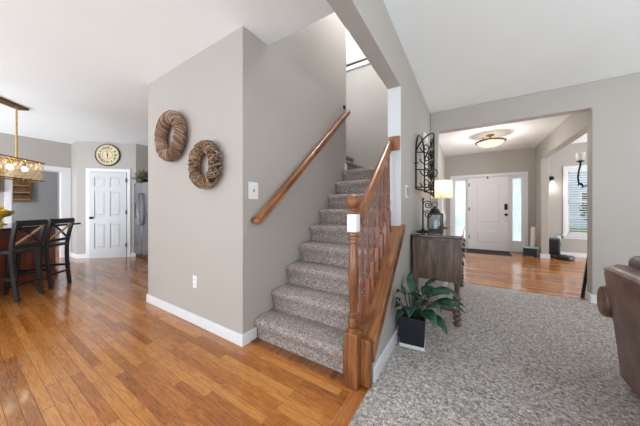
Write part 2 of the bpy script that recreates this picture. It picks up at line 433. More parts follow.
# back of the stair well, half wall upstairs, upstairs rooms
b = MB(); b.box(-3.5, 4.2, 0, XK, 4.3, 3.86)
b.box(-3.6, 3.35, 0, -3.5, 4.3, 5.45)
struct(b.build('wall_back', M_wall, smooth=False))
b = MB(); b.box(-3.5, 4.17, 3.86, XK, 4.33, 3.94)
struct(b.build('trim_5', M_trim, smooth=False, bevel=.006))
b = MB(); b.box(-3.5, 4.16, 3.94, XK, 4.34, 3.97); struct(b.build('trim_7', M_darkbr, smooth=False))
b = MB(); b.box(XK, 1.65, 3.04, XR, 7.6, 5.45); b.box(-4.4, 7.6, 3.04, XR, 7.7, 5.45); b.box(-4.5, 4.3, 3.04, -4.4, 7.7, 5.45)
b.box(-1.76, 1.55, 3.04, XR, 1.65, 5.45); b.box(-4.4, 4.3, 3.3, -3.5, 4.4, 5.45)
struct(b.build('wall_upstairs', M_wall, smooth=False))
b = MB(); b.box(-4.5, 1.55, 5.45, XR, 7.7, 5.55)
struct(b.build('ceiling_upstairs', M_ceil, smooth=False))
b = MB(); b.box(-4.4, 4.3, 2.98, -.75, 7.6, 3.04)
struct(b.build('floor_upstairs', M_carpet, smooth=False))

# baseboards
def baseboard(name, segs, h=.1):
    b = MB()
    for (x0, y0, x1, y1) in segs:
        b.box(x0, y0, 0, x1, y1, h-.02)
        cx, cy = (x0+x1)/2, (y0+y1)/2
        b.box(x0, y0, h-.02, x1, y1, h)
    return struct(b.build(name, M_trim, smooth=False, bevel=.004))
t = .015
baseboard('baseboard_left', [(-3.42-t, 1.35-t, XL+t, 1.35), (XL, 1.35, XL+t, 1.497), (-3.42-t, 1.35, -3.42, 3.2)])
baseboard('baseboard_right', [(XR, 1.53, XR+t, 4.25)], .115)
baseboard('baseboard_opening', [(XR, 4.25-t, -.43, 4.25), (1.27, 4.25-t, 5, 4.25), (1.27-t, 4.25-t, 1.27, 4.40)], .115)
baseboard('baseboard_front', [(1.29, 8.1-t, 1.42, 8.1), (1.42-t, 7.5-t, 1.56+t, 7.5), (1.42-t, 7.5, 1.42, 8.1), (1.56, 7.5, 1.56+t, 8.1), (1.56, 8.1-t, 5, 8.1)])
b = MB(); b.box(-8.2, 1.55, 0, -8.2+t, 1.605, .1); b.box(-8.2, 1.605-t, 0, -7.75, 1.605, .1)
pd = (P2-P1).normalized(); pn = Vector((pd.y, -pd.x)); ang = math.atan2(pd.y, pd.x); PL = (P2-P1).length
Mp = Matrix.Translation((P1.x, P1.y, 0)) @ Matrix.Rotation(ang, 4, 'Z')   # local x along wall, -y toward room
b.M = Mp; b.box(-.005, -t, 0, .19, 0, .1); b.box(1.12, -t, 0, PL+.005, 0, .1)
struct(b.build('baseboard_kitchen', M_trim, smooth=False, bevel=.004))

# ---- pantry door (door_2) in the diagonal wall
def casing_bm(x0, x1, zt, w, y, th):
    b = MB(); b.box(x0-w, y-th, 0, x0, y, zt+w); b.box(x1, y-th, 0, x1+w, y, zt+w); b.box(x0, y-th, zt, x1, y, zt+w); return b
def panel_leaf(w, h, th, panels, y0):
    """leaf from y0 (front) to y0+th with recessed raised panels"""
    b = MB()
    xs = sorted({0, w} | {p[0] for p in panels} | {p[2] for p in panels}); zs = sorted({0, h} | {p[1] for p in panels} | {p[3] for p in panels})
    for i in range(len(xs)-1):
        for j in range(len(zs)-1):
            cx, cz = (xs[i]+xs[i+1])/2, (zs[j]+zs[j+1])/2
            if any(p[0] < cx < p[2] and p[1] < cz < p[3] for p in panels): continue
            b.box(xs[i], y0, zs[j], xs[i+1], y0+th, zs[j+1])
    for p in panels:
        b.box(p[0], y0+.014, p[1], p[2], y0+th, p[3])
        a = .03
        q0 = [b.v(v) for v in ((p[0]+a, y0+.014, p[1]+a), (p[2]-a, y0+.014, p[1]+a), (p[2]-a, y0+.014, p[3]-a), (p[0]+a, y0+.014, p[3]-a))]
        a = .055
        q1 = [b.v(v) for v in ((p[0]+a, y0+.004, p[1]+a), (p[2]-a, y0+.004, p[1]+a), (p[2]-a, y0+.004, p[3]-a), (p[0]+a, y0+.004, p[3]-a))]
        for k in range(4): b.face([q0[k], q0[(k+1) % 4], q1[(k+1) % 4], q1[k]])
        b.face(q1)
    return b
dw, dh = .76, 2.03
b = casing_bm(-.005, dw+.005, dh+.01, .075, 0, .02)
b.box(-.005, -.012, 0, 0, 0, dh+.01)
d2 = struct(b.build('door_2', M_trim, bevel=.004, smooth=False))
off = .275
d2.location = Mp @ Vector((off, -.002, 0)); d2.rotation_euler = (0, 0, ang)
pans = []
for (x0, x1) in ((.10, .34), (.42, .66)):
    for (z0, z1) in ((.22, .82), (.98, 1.58), (1.68, 1.91)): pans.append((x0, z0, x1, z1))
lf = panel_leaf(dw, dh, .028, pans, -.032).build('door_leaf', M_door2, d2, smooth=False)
b = MB(); b.lathe([(.028, 0), (.028, .01), (.012, .012), (.012, .04), (.026, .045), (.03, .06), (.022, .075)], (.06, -.032, .95), 14, rot=Matrix.Rotation(PI/2, 3, 'X'))
b.build('door_knob', M_knob, lf)
for z in (.25, 1.03, 1.8):
    MB().box(dw-.012, -.042, z, dw+.012, -.03, z+.09).build('hinge', M_knob, lf, smooth=False)
# ---- cased opening in the kitchen wall
b = MB()
for y0, y1 in ((.63, .72), (1.45, 1.60)): b.box(-8.2, y0, 0, -8.18, y1, 2.05)
b.box(-8.2, .63, 2.05, -8.18, 1.60, 2.15)
b.box(-8.35, .72, 0, -8.2, .735, 2.05); b.box(-8.35, 1.435, 0, -8.2, 1.45, 2.05); b.box(-8.35, .72, 2.035, -8.2, 1.45, 2.05)
struct(b.build('trim_6', M_trim, smooth=False, bevel=.003))
# ---- front door with sidelights (door_1)
Y0 = 8.1
b = MB()
b.box(DX0-.06, Y0-.02, 0, DX0+.01, Y0, DT+.06); b.box(DX1-.01, Y0-.02, 0, DX1+.06, Y0, DT+.06); b.box(DX0+.01, Y0-.02, DT-.005, DX1-.01, Y0, DT+.06)
for x0, x1 in ((DX0, DX0+.04), (-.075, -.02), (.885, .94), (DX1-.04, DX1)): b.box(x0, Y0, 0, x1, Y0+.12, DT)
b.box(DX0, Y0, DT-.03, DX1, Y0+.12, DT)
d1 = struct(b.build('door_1', M_trim, smooth=False, bevel=.003))
lf = panel_leaf(.9, 2.03, .04, [(.16, .16, .74, .58), (.16, .74, .74, 1.86)], Y0+.02)
lf.bm.transform(Matrix.Translation((-.018, 0, .008)))
lf = lf.build('door_leaf', M_door, d1, smooth=False)
b = MB(); b.box(.795, Y0-.005, 1.13, .865, Y0+.02, 1.29); b.build('keypad_deadbolt', M_knob, lf, bevel=.012)
b = MB(); b.lathe([(.034, 0), (.034, .012), (.014, .014), (.014, .045), (.03, .05), (.036, .07), (.026, .085)], (.83, Y0+.02, 1.0), 16, rot=Matrix.Rotation(PI/2, 3, 'X'))
b.build('door_knob', M_knob, lf)
MB().lathe([(.008, 0), (.008, .02), (.004, .022)], (.83, Y0+.02, .82), 10, rot=Matrix.Rotation(PI/2, 3, 'X')).build('lock_cover', M_knob, lf)
for z in (.3, 1.1, 1.8): MB().box(-.03, Y0+.0, z, -.006, Y0+.02, z+.1).build('hinge', M_knob, lf, smooth=False)
b = MB(); b.box(.41, Y0-.012, 2.0, .44, Y0+.02, 2.06); b.build('door_hook', M_knob, lf, bevel=.004)
for x0, x1 in ((DX0+.04, -.075), (.94, DX1-.04)):
    b = MB(); zb = .30
    b.box(x0, Y0+.02, 0, x1, Y0+.06, zb); b.box(x0, Y0+.02, 1.98, x1, Y0+.06, DT-.03)
    b.box(x0, Y0+.02, zb, x0+.028, Y0+.06, 1.98); b.box(x1-.028, Y0+.02, zb, x1, Y0+.06, 1.98)
    sp = b.build('sidelight_frame', M_trim, d1, smooth=False, bevel=.003)
    MB().box(x0+.028, Y0+.035, zb, x1-.028, Y0+.042, 1.98).build('frosted_pane', M_frost, sp, smooth=False)
b = MB(); b.box(DX0, Y0-.03, 0, DX1, Y0+.12, .008); b.build('threshold', M_bronze, d1, smooth=False)
# ---- window_1
b = MB()
b.box(WX0-.065, Y0-.018, WZ0-.02, WX0, Y0, WZ1+.07); b.box(WX1, Y0-.018, WZ0-.02, WX1+.065, Y0, WZ1+.07); b.box(WX0, Y0-.018, WZ1, WX1, Y0, WZ1+.07)
b.box(WX0, Y0, WZ0, WX0+.02, Y0+.15, WZ1); b.box(WX1-.02, Y0, WZ0, WX1, Y0+.15, WZ1); b.box(WX0, Y0, WZ1-.02, WX1, Y0+.15, WZ1)
w1 = struct(b.build('window_1', M_trim, smooth=False, bevel=.003))
MB().box(WX0-.09, Y0-.05, WZ0-.035, WX1+.09, Y0+.15, WZ0).build('window_sill', M_trim, w1, smooth=False, bevel=.006)
MB().box(WX0-.065, Y0-.016, WZ0-.10, WX1+.065, Y0, WZ0-.035).build('apron', M_trim, w1, smooth=False)
zm = (WZ0+WZ1)/2
for z0, z1, y in ((WZ0, zm+.02, .08), (zm-.02, WZ1-.02, .11)):
    b = MB()
    x0, x1 = WX0+.02, WX1-.02
    b.box(x0, Y0+y, z0, x0+.045, Y0+y+.03, z1); b.box(x1-.045, Y0+y, z0, x1, Y0+y+.03, z1)
    b.box(x0, Y0+y, z0, x1, Y0+y+.03, z0+.045); b.box(x0, Y0+y, z1-.045, x1, Y0+y+.03, z1)
    xm = (x0+x1)/2; b.box(xm-.008, Y0+y+.01, z0, xm+.008, Y0+y+.02, z1)
    zq = (z0+z1)/2; b.box(x0, Y0+y+.01, zq-.008, x1, Y0+y+.02, zq+.008)
    sa = b.build('sash', M_trim, w1, smooth=False)
    MB().box(x0+.03, Y0+y+.013, z0+.03, x1-.03, Y0+y+.017, z1-.03).build('pane', M_glass, sa, smooth=False)
bl = thing('window_blind', 'white horizontal slat blind hanging in the dining room window', 'blind', (WX0, Y0+.035, WZ0))
MB().box(.025, -.025, WZ1-WZ0-.07, WX1-WX0-.025, .025, WZ1-WZ0-.022).build('head_rail', M_trim, bl, smooth=False)
MB().box(.03, -.02, .012, WX1-WX0-.03, .02, .03).build('bottom_rail', M_trim, bl, smooth=False)
b = MB(); k = 0; z = .06
while z < WZ1-WZ0-.08:
    s = math.sin(math.radians(20))*.025; c = math.cos(math.radians(20))*.025
    q = [b.v(p) for p in ((.03, -c, z+s), (WX1-WX0-.03, -c, z+s), (WX1-WX0-.03, c, z-s), (.03, c, z-s))]
    q2 = [b.v((v.co.x, v.co.y, v.co.z+.0025)) for v in q]
    b.face(q[::-1]); b.face(q2)
    for i in range(4): b.face([q[i], q[(i+1) % 4], q2[(i+1) % 4], q2[i]])
    z += .056
b.build('slats', M_trim, bl, smooth=False)
b = MB()
for x in (.2, WX1-WX0-.2): b.tube([(x, -.024, .02), (x, -.024, WZ1-WZ0-.05)], .0015, 5)
b.build('ladder_cord', M_trim, bl)
# outdoors
b = MB(); b.box(-30, 8.3, -.5, 60, 70, -.3); struct(b.build('ground', M_lawn, smooth=False))

def tree(x, y, h, r, label):
    t_ = thing('tree', label, 'tree', (x, y, -.3))
    MB().lathe([(.18, 0), (.12, h*.35), (.05, h*.8)], seg=10).build('trunk', M_bark, t_)
    b = MB()
    for i in range(420):
        a = random.uniform(0, 2*PI); u = random.uniform(-1, 1); q = random.random()**.4
        p = Vector((math.cos(a)*math.sqrt(1-u*u), math.sin(a)*math.sqrt(1-u*u), u*1.1))*r*q + Vector((0, 0, h-r))
        s = r*.16
        e = Euler((random.uniform(0, 6), random.uniform(0, 6), 0)).to_matrix()
        b.face([b.v(p+e @ Vector(v)) for v in ((-s, 0, 0), (0, -s*.5, 0), (s, 0, s*.3), (0, s*.5, 0))])
    b.build('foliage', M_tree, t_)
nb = thing('neighbour_house', 'pale blue sided house beyond the lawn seen through the window blind', 'house', (7.5, 26, -.3))
MB().box(-6, 0, 0, 8, 8, 5.2).build('wall', M_siding, nb, smooth=False)
MB().prism([(-.5, 5.2), (8.5, 5.2), (4, 8.2)], -6.4, 8.4, 'x').build('roof', M_grey_pr, nb, smooth=False)
for x in (-2.2, .2, 2.4): 
    wn = MB().box(x-.55, -.06, 1.2, x+.55, 0, 2.7).build('window', M_trim, nb, smooth=False)
    MB().box(x-.47, -.08, 1.28, x+.47, -.06, 2.62).build('pane', M_steel_d, wn, smooth=False)
tree(5.7, 17, 2.4, 1.0, 'low leafy tree on the lawn seen through the dining window blind')
tree(7.9, 21, 3.2, 1.3, 'taller grey green tree at the right edge of the dining window view')

# ------------------------------------------------------------------ staircase
st = thing('staircase', 'carpeted staircase with oak newel, handrail and turned balusters', 'staircase', (XK, 1.45, 0))
Pz = Vector((XK, 1.45, 0))
RISE, RUN, N0 = .195, .2155, 1.455
def sbox(): return MB(Matrix.Translation(-Pz))
for k in range(9):
    ny, zt = N0+RUN*k, RISE*(k+1); zb = RISE*k + (0.012 if k == 0 else 0)
    ry = ny+.038; back = ny+RUN+.036 if k < 8 else 3.349
    xa, xb_ = XL+.001, XK-.001
    prof = [(ry, zb), (ry-.002, zt-.13), (ry-.010, zt-.095), (ny+.012, zt-.068), (ny+.003, zt-.05), (ny, zt-.036), (ny+.004, zt-.02), (ny+.014, zt-.008), (ny+.032, zt-.001), (ny+.05, zt), (back, zt), (back, zb)]
    b = sbox()
    # rounded left end: sections shrink the nose near the wall
    secs = [(xa, .030), (xa+.012, .014), (xa+.035, .003), (xa+.07, 0), (xb_, 0)]
    rings = []
    for x, ins in secs:
        rings.append([b.v((x, (y+ins if y < ry+.03 else y), (z-ins*.6 if z > zt-.02 and y < ry+.03 else z))) for y, z in prof])
    n = len(prof); b.face(rings[0]); b.face(rings[-1][::-1])
    for A, B in zip(rings, rings[1:]):
        for i in range(n): b.face([A[i], A[(i+1) % n], B[(i+1) % n], B[i]])
    b.build('step', M_stair, st, angle=50)
# landing and the upper flight turning left behind the wall
LZ = RISE*9
b = sbox(); b.box(XL+.0, 3.352, LZ-.25, XK-.001, 4.199, LZ); b.build('landing', M_stair, st, bevel=.01)
for k in range(6):
    b = sbox(); x1 = -1.665-RUN*k; zt = LZ+RISE*(k+1); zb = zt-RISE-.02
    b.prism([(x1-.035, zb), (x1-.035, zt-.06), (x1-.005, zt-.045), (x1, zt-.03), (x1-.008, zt-.008), (x1-.03, zt), (x1-RUN-.04, zt), (x1-RUN-.04, zb)], 3.352, 4.199, 'y')
    b.build('step', M_stair, st)
# newel post
nx, ny = -.655, 1.45
b = sbox(); h = .046
b.box(nx-h, ny-h, 0, nx+h, ny+h, .36)
npost = b.build('newel_post', M_oak_z, st, bevel=.006)
b = sbox()
b.lathe([(r_*.86, z_) for r_, z_ in [(.046, .36), (.046, .375), (.03, .385), (.042, .40), (.047, .425), (.042, .45), (.028, .46), (.038, .468), (.038, .482), (.028, .49), (.034, .56), (.041, .68), (.043, .74), (.038, .84), (.031, .93), (.03, .945), (.042, .952), (.042, .968), (.033, .975), (.033, .99), (.044, .998), (.044, 1.012), (.034, 1.02)]], (nx, ny, 0), 20)
b.build('turned_shaft', M_oak_z, npost)
b = sbox(); b.box(nx-.034, ny-.034, 1.02, nx+.034, ny+.034, 1.14); o = b.build('top_block', M_white_pl, npost, bevel=.006); o['label'] = 'white square top block'
b = sbox()
b.lathe([(.036, 1.14), (.044, 1.147), (.044, 1.156), (.022, 1.165), (.02, 1.175), (.03, 1.183)] + [(.05*math.sin(a), 1.222-.05*math.cos(a)) for a in [PI*q/12 for q in range(3, 12)]] + [(.004, 1.272)], (nx, ny, 0), 22)
b.build('ball_finial', M_oak_z, npost)
b = sbox(); b.box(nx+.047, 1.455, 0.012, XR+.008, 1.503, .315); b.build('stringer_end', M_oak_z, st, bevel=.004)
b = sbox(); b.box(nx-.078, 1.445, .012, nx-.047, 1.488, .22); b.box(nx-.064, 1.45, .22, nx-.047, 1.47, .33); b.build('starting_trim', M_oak_z, st, bevel=.003)
# sloping cap
b = sbox(); y0, y1 = 1.5035, 2.282
b.prism([(y0, capz(y0)), (y0, capz(y0)-.034), (y1, capz(y1)-.034), (y1, capz(y1))], XK-.02, XR+.028, 'x')
b.prism([(y1, capz(y1)+.012), (y1, capz(y1)-.06), (y1+.085, capz(y1)+.012)], XR+.002, XR+.028, 'x')
b.prism([(y0, capz(y0)-.034), (y0, capz(y0)-.15), (y1+.1, capz(y1+.1)-.15), (y1+.1, capz(y1)), (y1, capz(y1)-.034)], XR+.001, XR+.02, 'x')
b.build('sloping_cap', M_oak_y, st, bevel=.004)
# handrail
bx_ = -.645
railz = lambda y: 1.10 + SL*(y-1.5)
def rail_section(b, pts, sc=1.0, up=(0, 0, 1)):
    prof = [(-.03, -.022), (-.022, -.03), (.022, -.03), (.03, -.022), (.024, -.006), (.032, .008), (.026, .024), (.012, .032), (-.012, .032), (-.026, .024), (-.032, .008), (-.024, -.006)]
    rings = []; pts = [Vector(p) for p in pts]
    for i, p in enumerate(pts):
        a = pts[max(0, i-1)]; c = pts[min(len(pts)-1, i+1)]; tt = (c-a).normalized()
        u = Vector(up); n1 = (u-tt*u.dot(tt)).normalized(); n2 = tt.cross(n1)
        rings.append([b.v(p+n2*x*sc+n1*z*sc) for x, z in prof])
    m = len(prof)
    for A, B in zip(rings, rings[1:]):
        for k in range(m): b.face([A[k], A[(k+1) % m], B[(k+1) % m], B[k]])
    b.face(rings[0][::-1]); b.face(rings[-1])
b = sbox(); rail_section(b, [(bx_, 1.494, railz(1.494)), (bx_, 2.268, railz(2.268))]); b.build('handrail', M_oak_y, st)
b = sbox(); b.box(XK+.008, 2.266, railz(2.27)-.07, XR-.005, 2.2838, railz(2.27)+.065); b.build('rosette', M_oak_z, st, bevel=.005)
for i in range(7):
    y = 1.575+.109*i; z0 = capz(y)-.015; z1 = railz(y)-.02; L = z1-z0; x = bx_
    b = sbox(); q = .0165
    b.prism([(y-q, capz(y-q)-.002), (y+q, capz(y+q)-.002), (y+q, z0+.20), (y-q, z0+.20)], x-q, x+q, 'x')
    b.lathe([(.0135, .20), (.010, .208), (.0155, .215), (.0155, .222), (.009, .23), (.012, .25), (.0165, .275), (.0165, .29), (.011, .325), (.009, .335), (.0135, .342), (.0135, .35), (.0095, .357), (.0125, .40), (.0115, .5), (.0085, L)], (x, y, z0), 12)
    b.build('baluster', M_redoak, st)

# wall handrail
hr = thing('wall_handrail', 'long oak handrail bracketed to the left stair wall', 'handrail', (XL, 1.47, 1.08))
hb = lambda: MB(Matrix.Translation((-XL, -1.47, -1.08)))
b = hb(); xr = XL+.075; A = Vector((xr, 1.46, 1.075)); B = Vector((xr, 3.27, 2.645))
rail_section(b, [A, B], 1.12); b.build('rail', M_oak_y, hr)
b = hb(); b.sphere(A+Vector((0, -.01, -.008)), .036, (.95, .95, .95)); b.tube([A+Vector((0, 0, -.005)), (XL+.004, 1.46, 1.07)], .026, 12); b.build('return_end', M_oak_y, hr)
for f in (.06, .62, .93):
    p = A.lerp(B, f); b = hb()
    b.tube([p+Vector((0, 0, -.03)), p+Vector((-.005, 0, -.065)), p+Vector((-.04, 0, -.085)), (XL+.004, p.y, p.z-.085)], .009, 8)
    b.lathe([(.03, 0), (.03, .008), (.012, .016)], (XL+.0005, p.y, p.z-.085), 14, rot=Matrix.Rotation(PI/2, 3, 'Y'))
    b.build('bracket', M_darkbr, hr)
tag(MB().box(XL+.001, 3.24, 2.70, XL+.03, 3.275, 2.75).build('door_chime', M_darkbr, bevel=.004), 'tiny dark fixture on stair wall above the top of the wall handrail', 'wall fixture')
tag(MB().box(XL+.001, 3.30, 1.77, XL+.014, 3.349, 1.87).build('trim_block', M_trim), 'tiny white trim block at wall end where stairs turn', 'trim')

# ------------------------------------------------------------------ switches, outlets on walls
def plate(name, label, cat, loc, rz, w=.075, h=.118, kind='switch', mat=None):
    t_ = thing(name, label, cat, loc, rz)      # local -y faces the room
    MB().box(-w/2, -.006, -h/2, w/2, 0, h/2).build('cover_plate', mat or M_white_pl, t_, bevel=.003)
    if kind == 'switch': MB().box(-.007, -.014, -.012, .007, -.006, .014).build('toggle', M_grey_pl, t_, bevel=.002)
    elif kind == 'outlet':
        for dz in (-.026, .026):
            s_ = MB().box(-.015, -.009, dz-.017, .015, -.006, dz+.017).build('socket', M_white_pl, t_, bevel=.004)
            MB().box(-.007, -.0095, dz-.006, -.004, -.0088, dz+.006).box(.004, -.0095, dz-.006, .007, -.0088, dz+.006).build('slot', M_knob, s_, smooth=False)
    else: MB().box(-w*.32, -.022, -h*.36, w*.32, -.006, h*.36).build('display', M_grey_pl, t_, bevel=.004)
    return t_
plate('light_switch', 'white toggle light switch plate on grey stair wall below wall handrail start', 'light switch', (XL+.001, 1.465, 1.335), PI/2, .11, .15)
plate('wall_outlet', 'white electrical outlet low on the wall under the wreaths', 'outlet', (-2.36, 1.349, .43), 0, .075, .125, 'outlet')
plate('thermostat', 'small grey and white thermostat on wall beside iron scroll grille', 'thermostat', (XR+.001, 2.53, 1.35), PI/2, .12, .13, 'display')
plate('wall_outlet', 'white outlet with plug in it behind the robot vacuum', 'outlet', (1.86, Y0-.001, .43), 0, .075, .125, 'outlet')
tag(MB().box(XR+.001, 3.50, 2.12, XR+.04, 3.72, 2.22).build('sensor_box', M_white_pl, bevel=.012), 'white box mounted high on wall above the iron scroll grille', 'wall box')

# ------------------------------------------------------------------ wreaths
def torus_pt(R, r, a, p): return Vector(((R+r*math.cos(p))*math.cos(a), -r*math.sin(p)*.9, (R+r*math.cos(p))*math.sin(a)))
def wreath_core(R, r):
    b = MB(); n, m = 48, 14; G = [[b.v(torus_pt(R, r, 2*PI*i/n, 2*PI*j/m)) for j in range(m)] for i in range(n)]
    for i in range(n):
        for j in range(m): b.face([G[i][j], G[(i+1) % n][j], G[(i+1) % n][(j+1) % m], G[i][(j+1) % m]])
    return b
w1_ = thing('wreath', 'left wreath, larger, of smoothly wrapped tan vine on pale wall', 'wreath', (-2.735, 1.286, 1.955), 0, 'wreaths on the wall')
R, r = .205, .064
wreath_core(R, r*.92).build('ring', M_twig, w1_)
b = MB()
for i in range(130):
    a0 = 2*PI*i/130; k = random.uniform(.35, .8)
    pts = [torus_pt(R, r*random.uniform(.96, 1.06), a0+k*(p/(2*PI))*1.2, p+random.uniform(-.05, .05)) for p in [2*PI*q/14 for q in range(15)]]
    b.tube(pts, random.uniform(.003, .006), 5)
b.build('wrapping', M_vine, w1_)
w2_ = thing('wreath', 'right wreath, smaller, of rough tangled brown twigs near the wall corner', 'wreath', (-2.105, 1.29, 1.585), 0, 'wreaths on the wall')
R, r = .170, .055
wreath_core(R, r*.72).build('ring', M_darkbr, w2_)
b = MB()
for i in range(210):
    a0 = random.uniform(0, 2*PI); k = random.choice((-1, 1))*random.uniform(.5, 1.6); p0 = random.uniform(0, 2*PI); ln = random.uniform(.5, 1.0)
    rr = r*random.uniform(.85, 1.12)
    pts = [torus_pt(R, rr*(1+.06*math.sin(q*1.9+i)), a0+k*ln*q/12, p0+2*PI*ln*q/12) for q in range(13)]
    b.tube(pts, random.uniform(.0026, .0044), 5)
b.build('twigs', M_twig, w2_)

# ------------------------------------------------------------------ kitchen: clock, fridge, greenery
ck = thing('wall_clock', 'round cream wall clock with roman numerals and dark rim above pantry door', 'clock', Mp @ Vector((.64, -.002, 2.44)), ang)
RX = Matrix.Rotation(PI/2, 3, 'X')
Rc = .26
MB().lathe([(Rc-.012, 0), (Rc-.012, .022)], seg=48, rot=RX).build('dial', M_dial, ck)
b = MB(); b.lathe([(Rc-.02, 0), (Rc, 0), (Rc+.003, .02), (Rc-.006, .036), (Rc-.02, .03), (Rc-.02, .021)], seg=48, rot=RX); b.build('rim', M_darkbr, ck)
b = MB()
def ring2(r0, r1, y):
    n = 48; A = [b.v((r0*math.cos(2*PI*i/n), y, r0*math.sin(2*PI*i/n))) for i in range(n)]; B = [b.v((r1*math.cos(2*PI*i/n), y, r1*math.sin(2*PI*i/n))) for i in range(n)]
    for i in range(n): b.face([A[i], A[(i+1) % n], B[(i+1) % n], B[i]])
ring2(.10, .107, -.0235); ring2(.222, .226, -.0235)
num = ['XII', 'I', 'II', 'III', 'IV', 'V', 'VI', 'VII', 'VIII', 'IX', 'X', 'XI']
def text_mesh(txt, size):
    cu = bpy.data.curves.new('txt', 'FONT'); cu.body = txt; cu.size = size; cu.align_x = 'CENTER'; cu.align_y = 'CENTER'; cu.offset = .0022
    o = bpy.data.objects.new('txt', cu); C.objects.link(o)
    me = bpy.data.meshes.new_from_object(o.evaluated_get(bpy.context.evaluated_depsgraph_get()))
    bpy.data.objects.remove(o); bpy.data.curves.remove(cu); return me
for i, s in enumerate(num):
    me = text_mesh(s, .082); a = -2*PI*i/12
    Mx = Matrix.Rotation(-a, 4, 'Y') @ Matrix.Translation((0, -.0236, .165)) @ Matrix.Rotation(PI/2, 4, 'X')
    me.transform(Mx); b.bm.from_mesh(me); bpy.data.meshes.remove(me)
b.build('numerals', M_ink, ck, smooth=False)
for nm, L, a, w in (('hour_hand', .075, math.radians(172), .012), ('minute_hand', .10, math.radians(-8), .008)):
    b = MB(Matrix.Rotation(a, 4, 'Y')); b.prism([(-w, -.02), (w, -.02), (w*.4, L), (-w*.4, L)], -.029, -.0265, 'y'); b.build(nm, M_ink, ck, smooth=False)

FX, FY = -6.84, 2.40
fr = thing('refrigerator', 'stainless steel side by side refrigerator with curved handles beside the pantry', 'refrigerator', (FX, FY, 0))
MB().box(.01, .07, .0, .90, .76, 1.76).build('cabinet', M_steel_d, fr, bevel=.006)
for nm, x0, x1 in (('freezer_door', .004, .405), ('fridge_door', .412, .906)):
    d = MB().box(x0, 0, .09, x1, .066, 1.775).build(nm, M_steel, fr, bevel=.015)
    hx = .375 if nm == 'freezer_door' else .445
    b = MB(); b.tube([(hx, .0, .78), (hx, -.045, .80), (hx, -.07, 1.05), (hx, -.07, 1.25), (hx, -.045, 1.50), (hx, 0, 1.52)], .014, 8); b.build('handle', M_steel, d)
    if nm == 'freezer_door':
        o = MB().box(.09, -.006, .95, .29, 0, 1.30).build('dispenser', M_black_pl, d, bevel=.003)
MB().box(.02, .03, 0.0, .89, .068, .085).build('kick_grille', M_black_pl, fr, smooth=False)
fp = thing('greenery', 'bushy cream and green foliage arrangement on top of the refrigerator', 'plant', (FX+.13, FY+.14, 1.776))
MB().lathe([(.07, 0), (.1, .03), (.11, .09), (.1, .1), (.02, .1)], seg=18).build('planter', M_darkbr, fp)
b = MB()
for i in range(230):
    a = random.uniform(0, 2*PI); el = random.uniform(-.1, 1.2); L = random.uniform(.1, .26)
    d = Vector((math.cos(a)*math.cos(el)*.75, math.sin(a)*math.cos(el)*.75, math.sin(el)*.9)); p = Vector((0, 0, .08))+d*L
    if p.x < -.11 and p.y > -.06 or p.x < -.16: continue
    s = d.cross(Vector((0, 0, 1))).normalized()*.02; q = d*.045
    mid = p+q*.5+Vector((0, 0, random.uniform(-.01, .02)))
    b.face([b.v(p), b.v(mid+s), b.v(p+q)]); b.face([b.v(p), b.v(p+q), b.v(mid-s)])
    if i % 4 == 0: b.tube([(0, 0, .06), p], .002, 4)
b.build('foliage', M_leaf2, fp, smooth=False)

# ------------------------------------------------------------------ kitchen island and stools
O2 = Vector((-4.80, .463)); RZ = math.radians(135)
isl = thing('kitchen_island', 'cherry kitchen island base under dark stone counter, set diagonally', 'kitchen island', (O2.x, O2.y, 0), RZ)   # local x along the island, y away from the stools
MB().box(-.9, .62, 0, 1.42, 1.3, .875).build('cabinet_base', M_cherry, isl, bevel=.004)
b = MB()
for x in (-.6, .05, .70): b.box(x, .606, .12, x+.6, .62, .80)
b.build('panel', M_cherry, isl, bevel=.006)
MB().box(-.9, .60, 0, 1.43, .62, .09).build('toe_board', M_cherry, isl, bevel=.003)
MB().box(-1.0, .31, .875, 1.53, 1.4, .912).build('countertop', M_counter, isl, bevel=.008)
fb = thing('fruit_bowl', 'yellow footed bowl of lemons on the kitchen island', 'bowl', (-6.37, .444, .913))
MB().lathe([(.07, 0), (.075, .01), (.025, .03), (.02, .09), (.045, .115), (.1, .135), (.145, .18), (.155, .225), (.148, .225), (.135, .185), (.09, .15), (.01, .14)], seg=24).build('bowl', M_yellow, fb)
pos = [(0, 0, .20), (.07, .03, .215), (-.06, .05, .215), (.02, -.075, .215), (-.065, -.04, .215), (.0, .01, .265), (.05, -.03, .27)]
lem = []
for i, p in enumerate(pos):
    b = MB(Matrix.Rotation(random.uniform(0, 3), 4, 'Z') @ Matrix.Rotation(PI/2, 4, 'X'))
    b.lathe([(.004, -.047), (.01, -.042), (.025, -.03), (.034, -.01), (.034, .01), (.025, .03), (.01, .042), (.004, .048)], seg=12)
    o = b.build('lemon', M_lemon); o.location = Vector((-6.37, .444, .913))+Vector(p)
    tag(o, 'lemon heaped in the yellow bowl on the island', 'lemon', 'lemons in the yellow bowl')

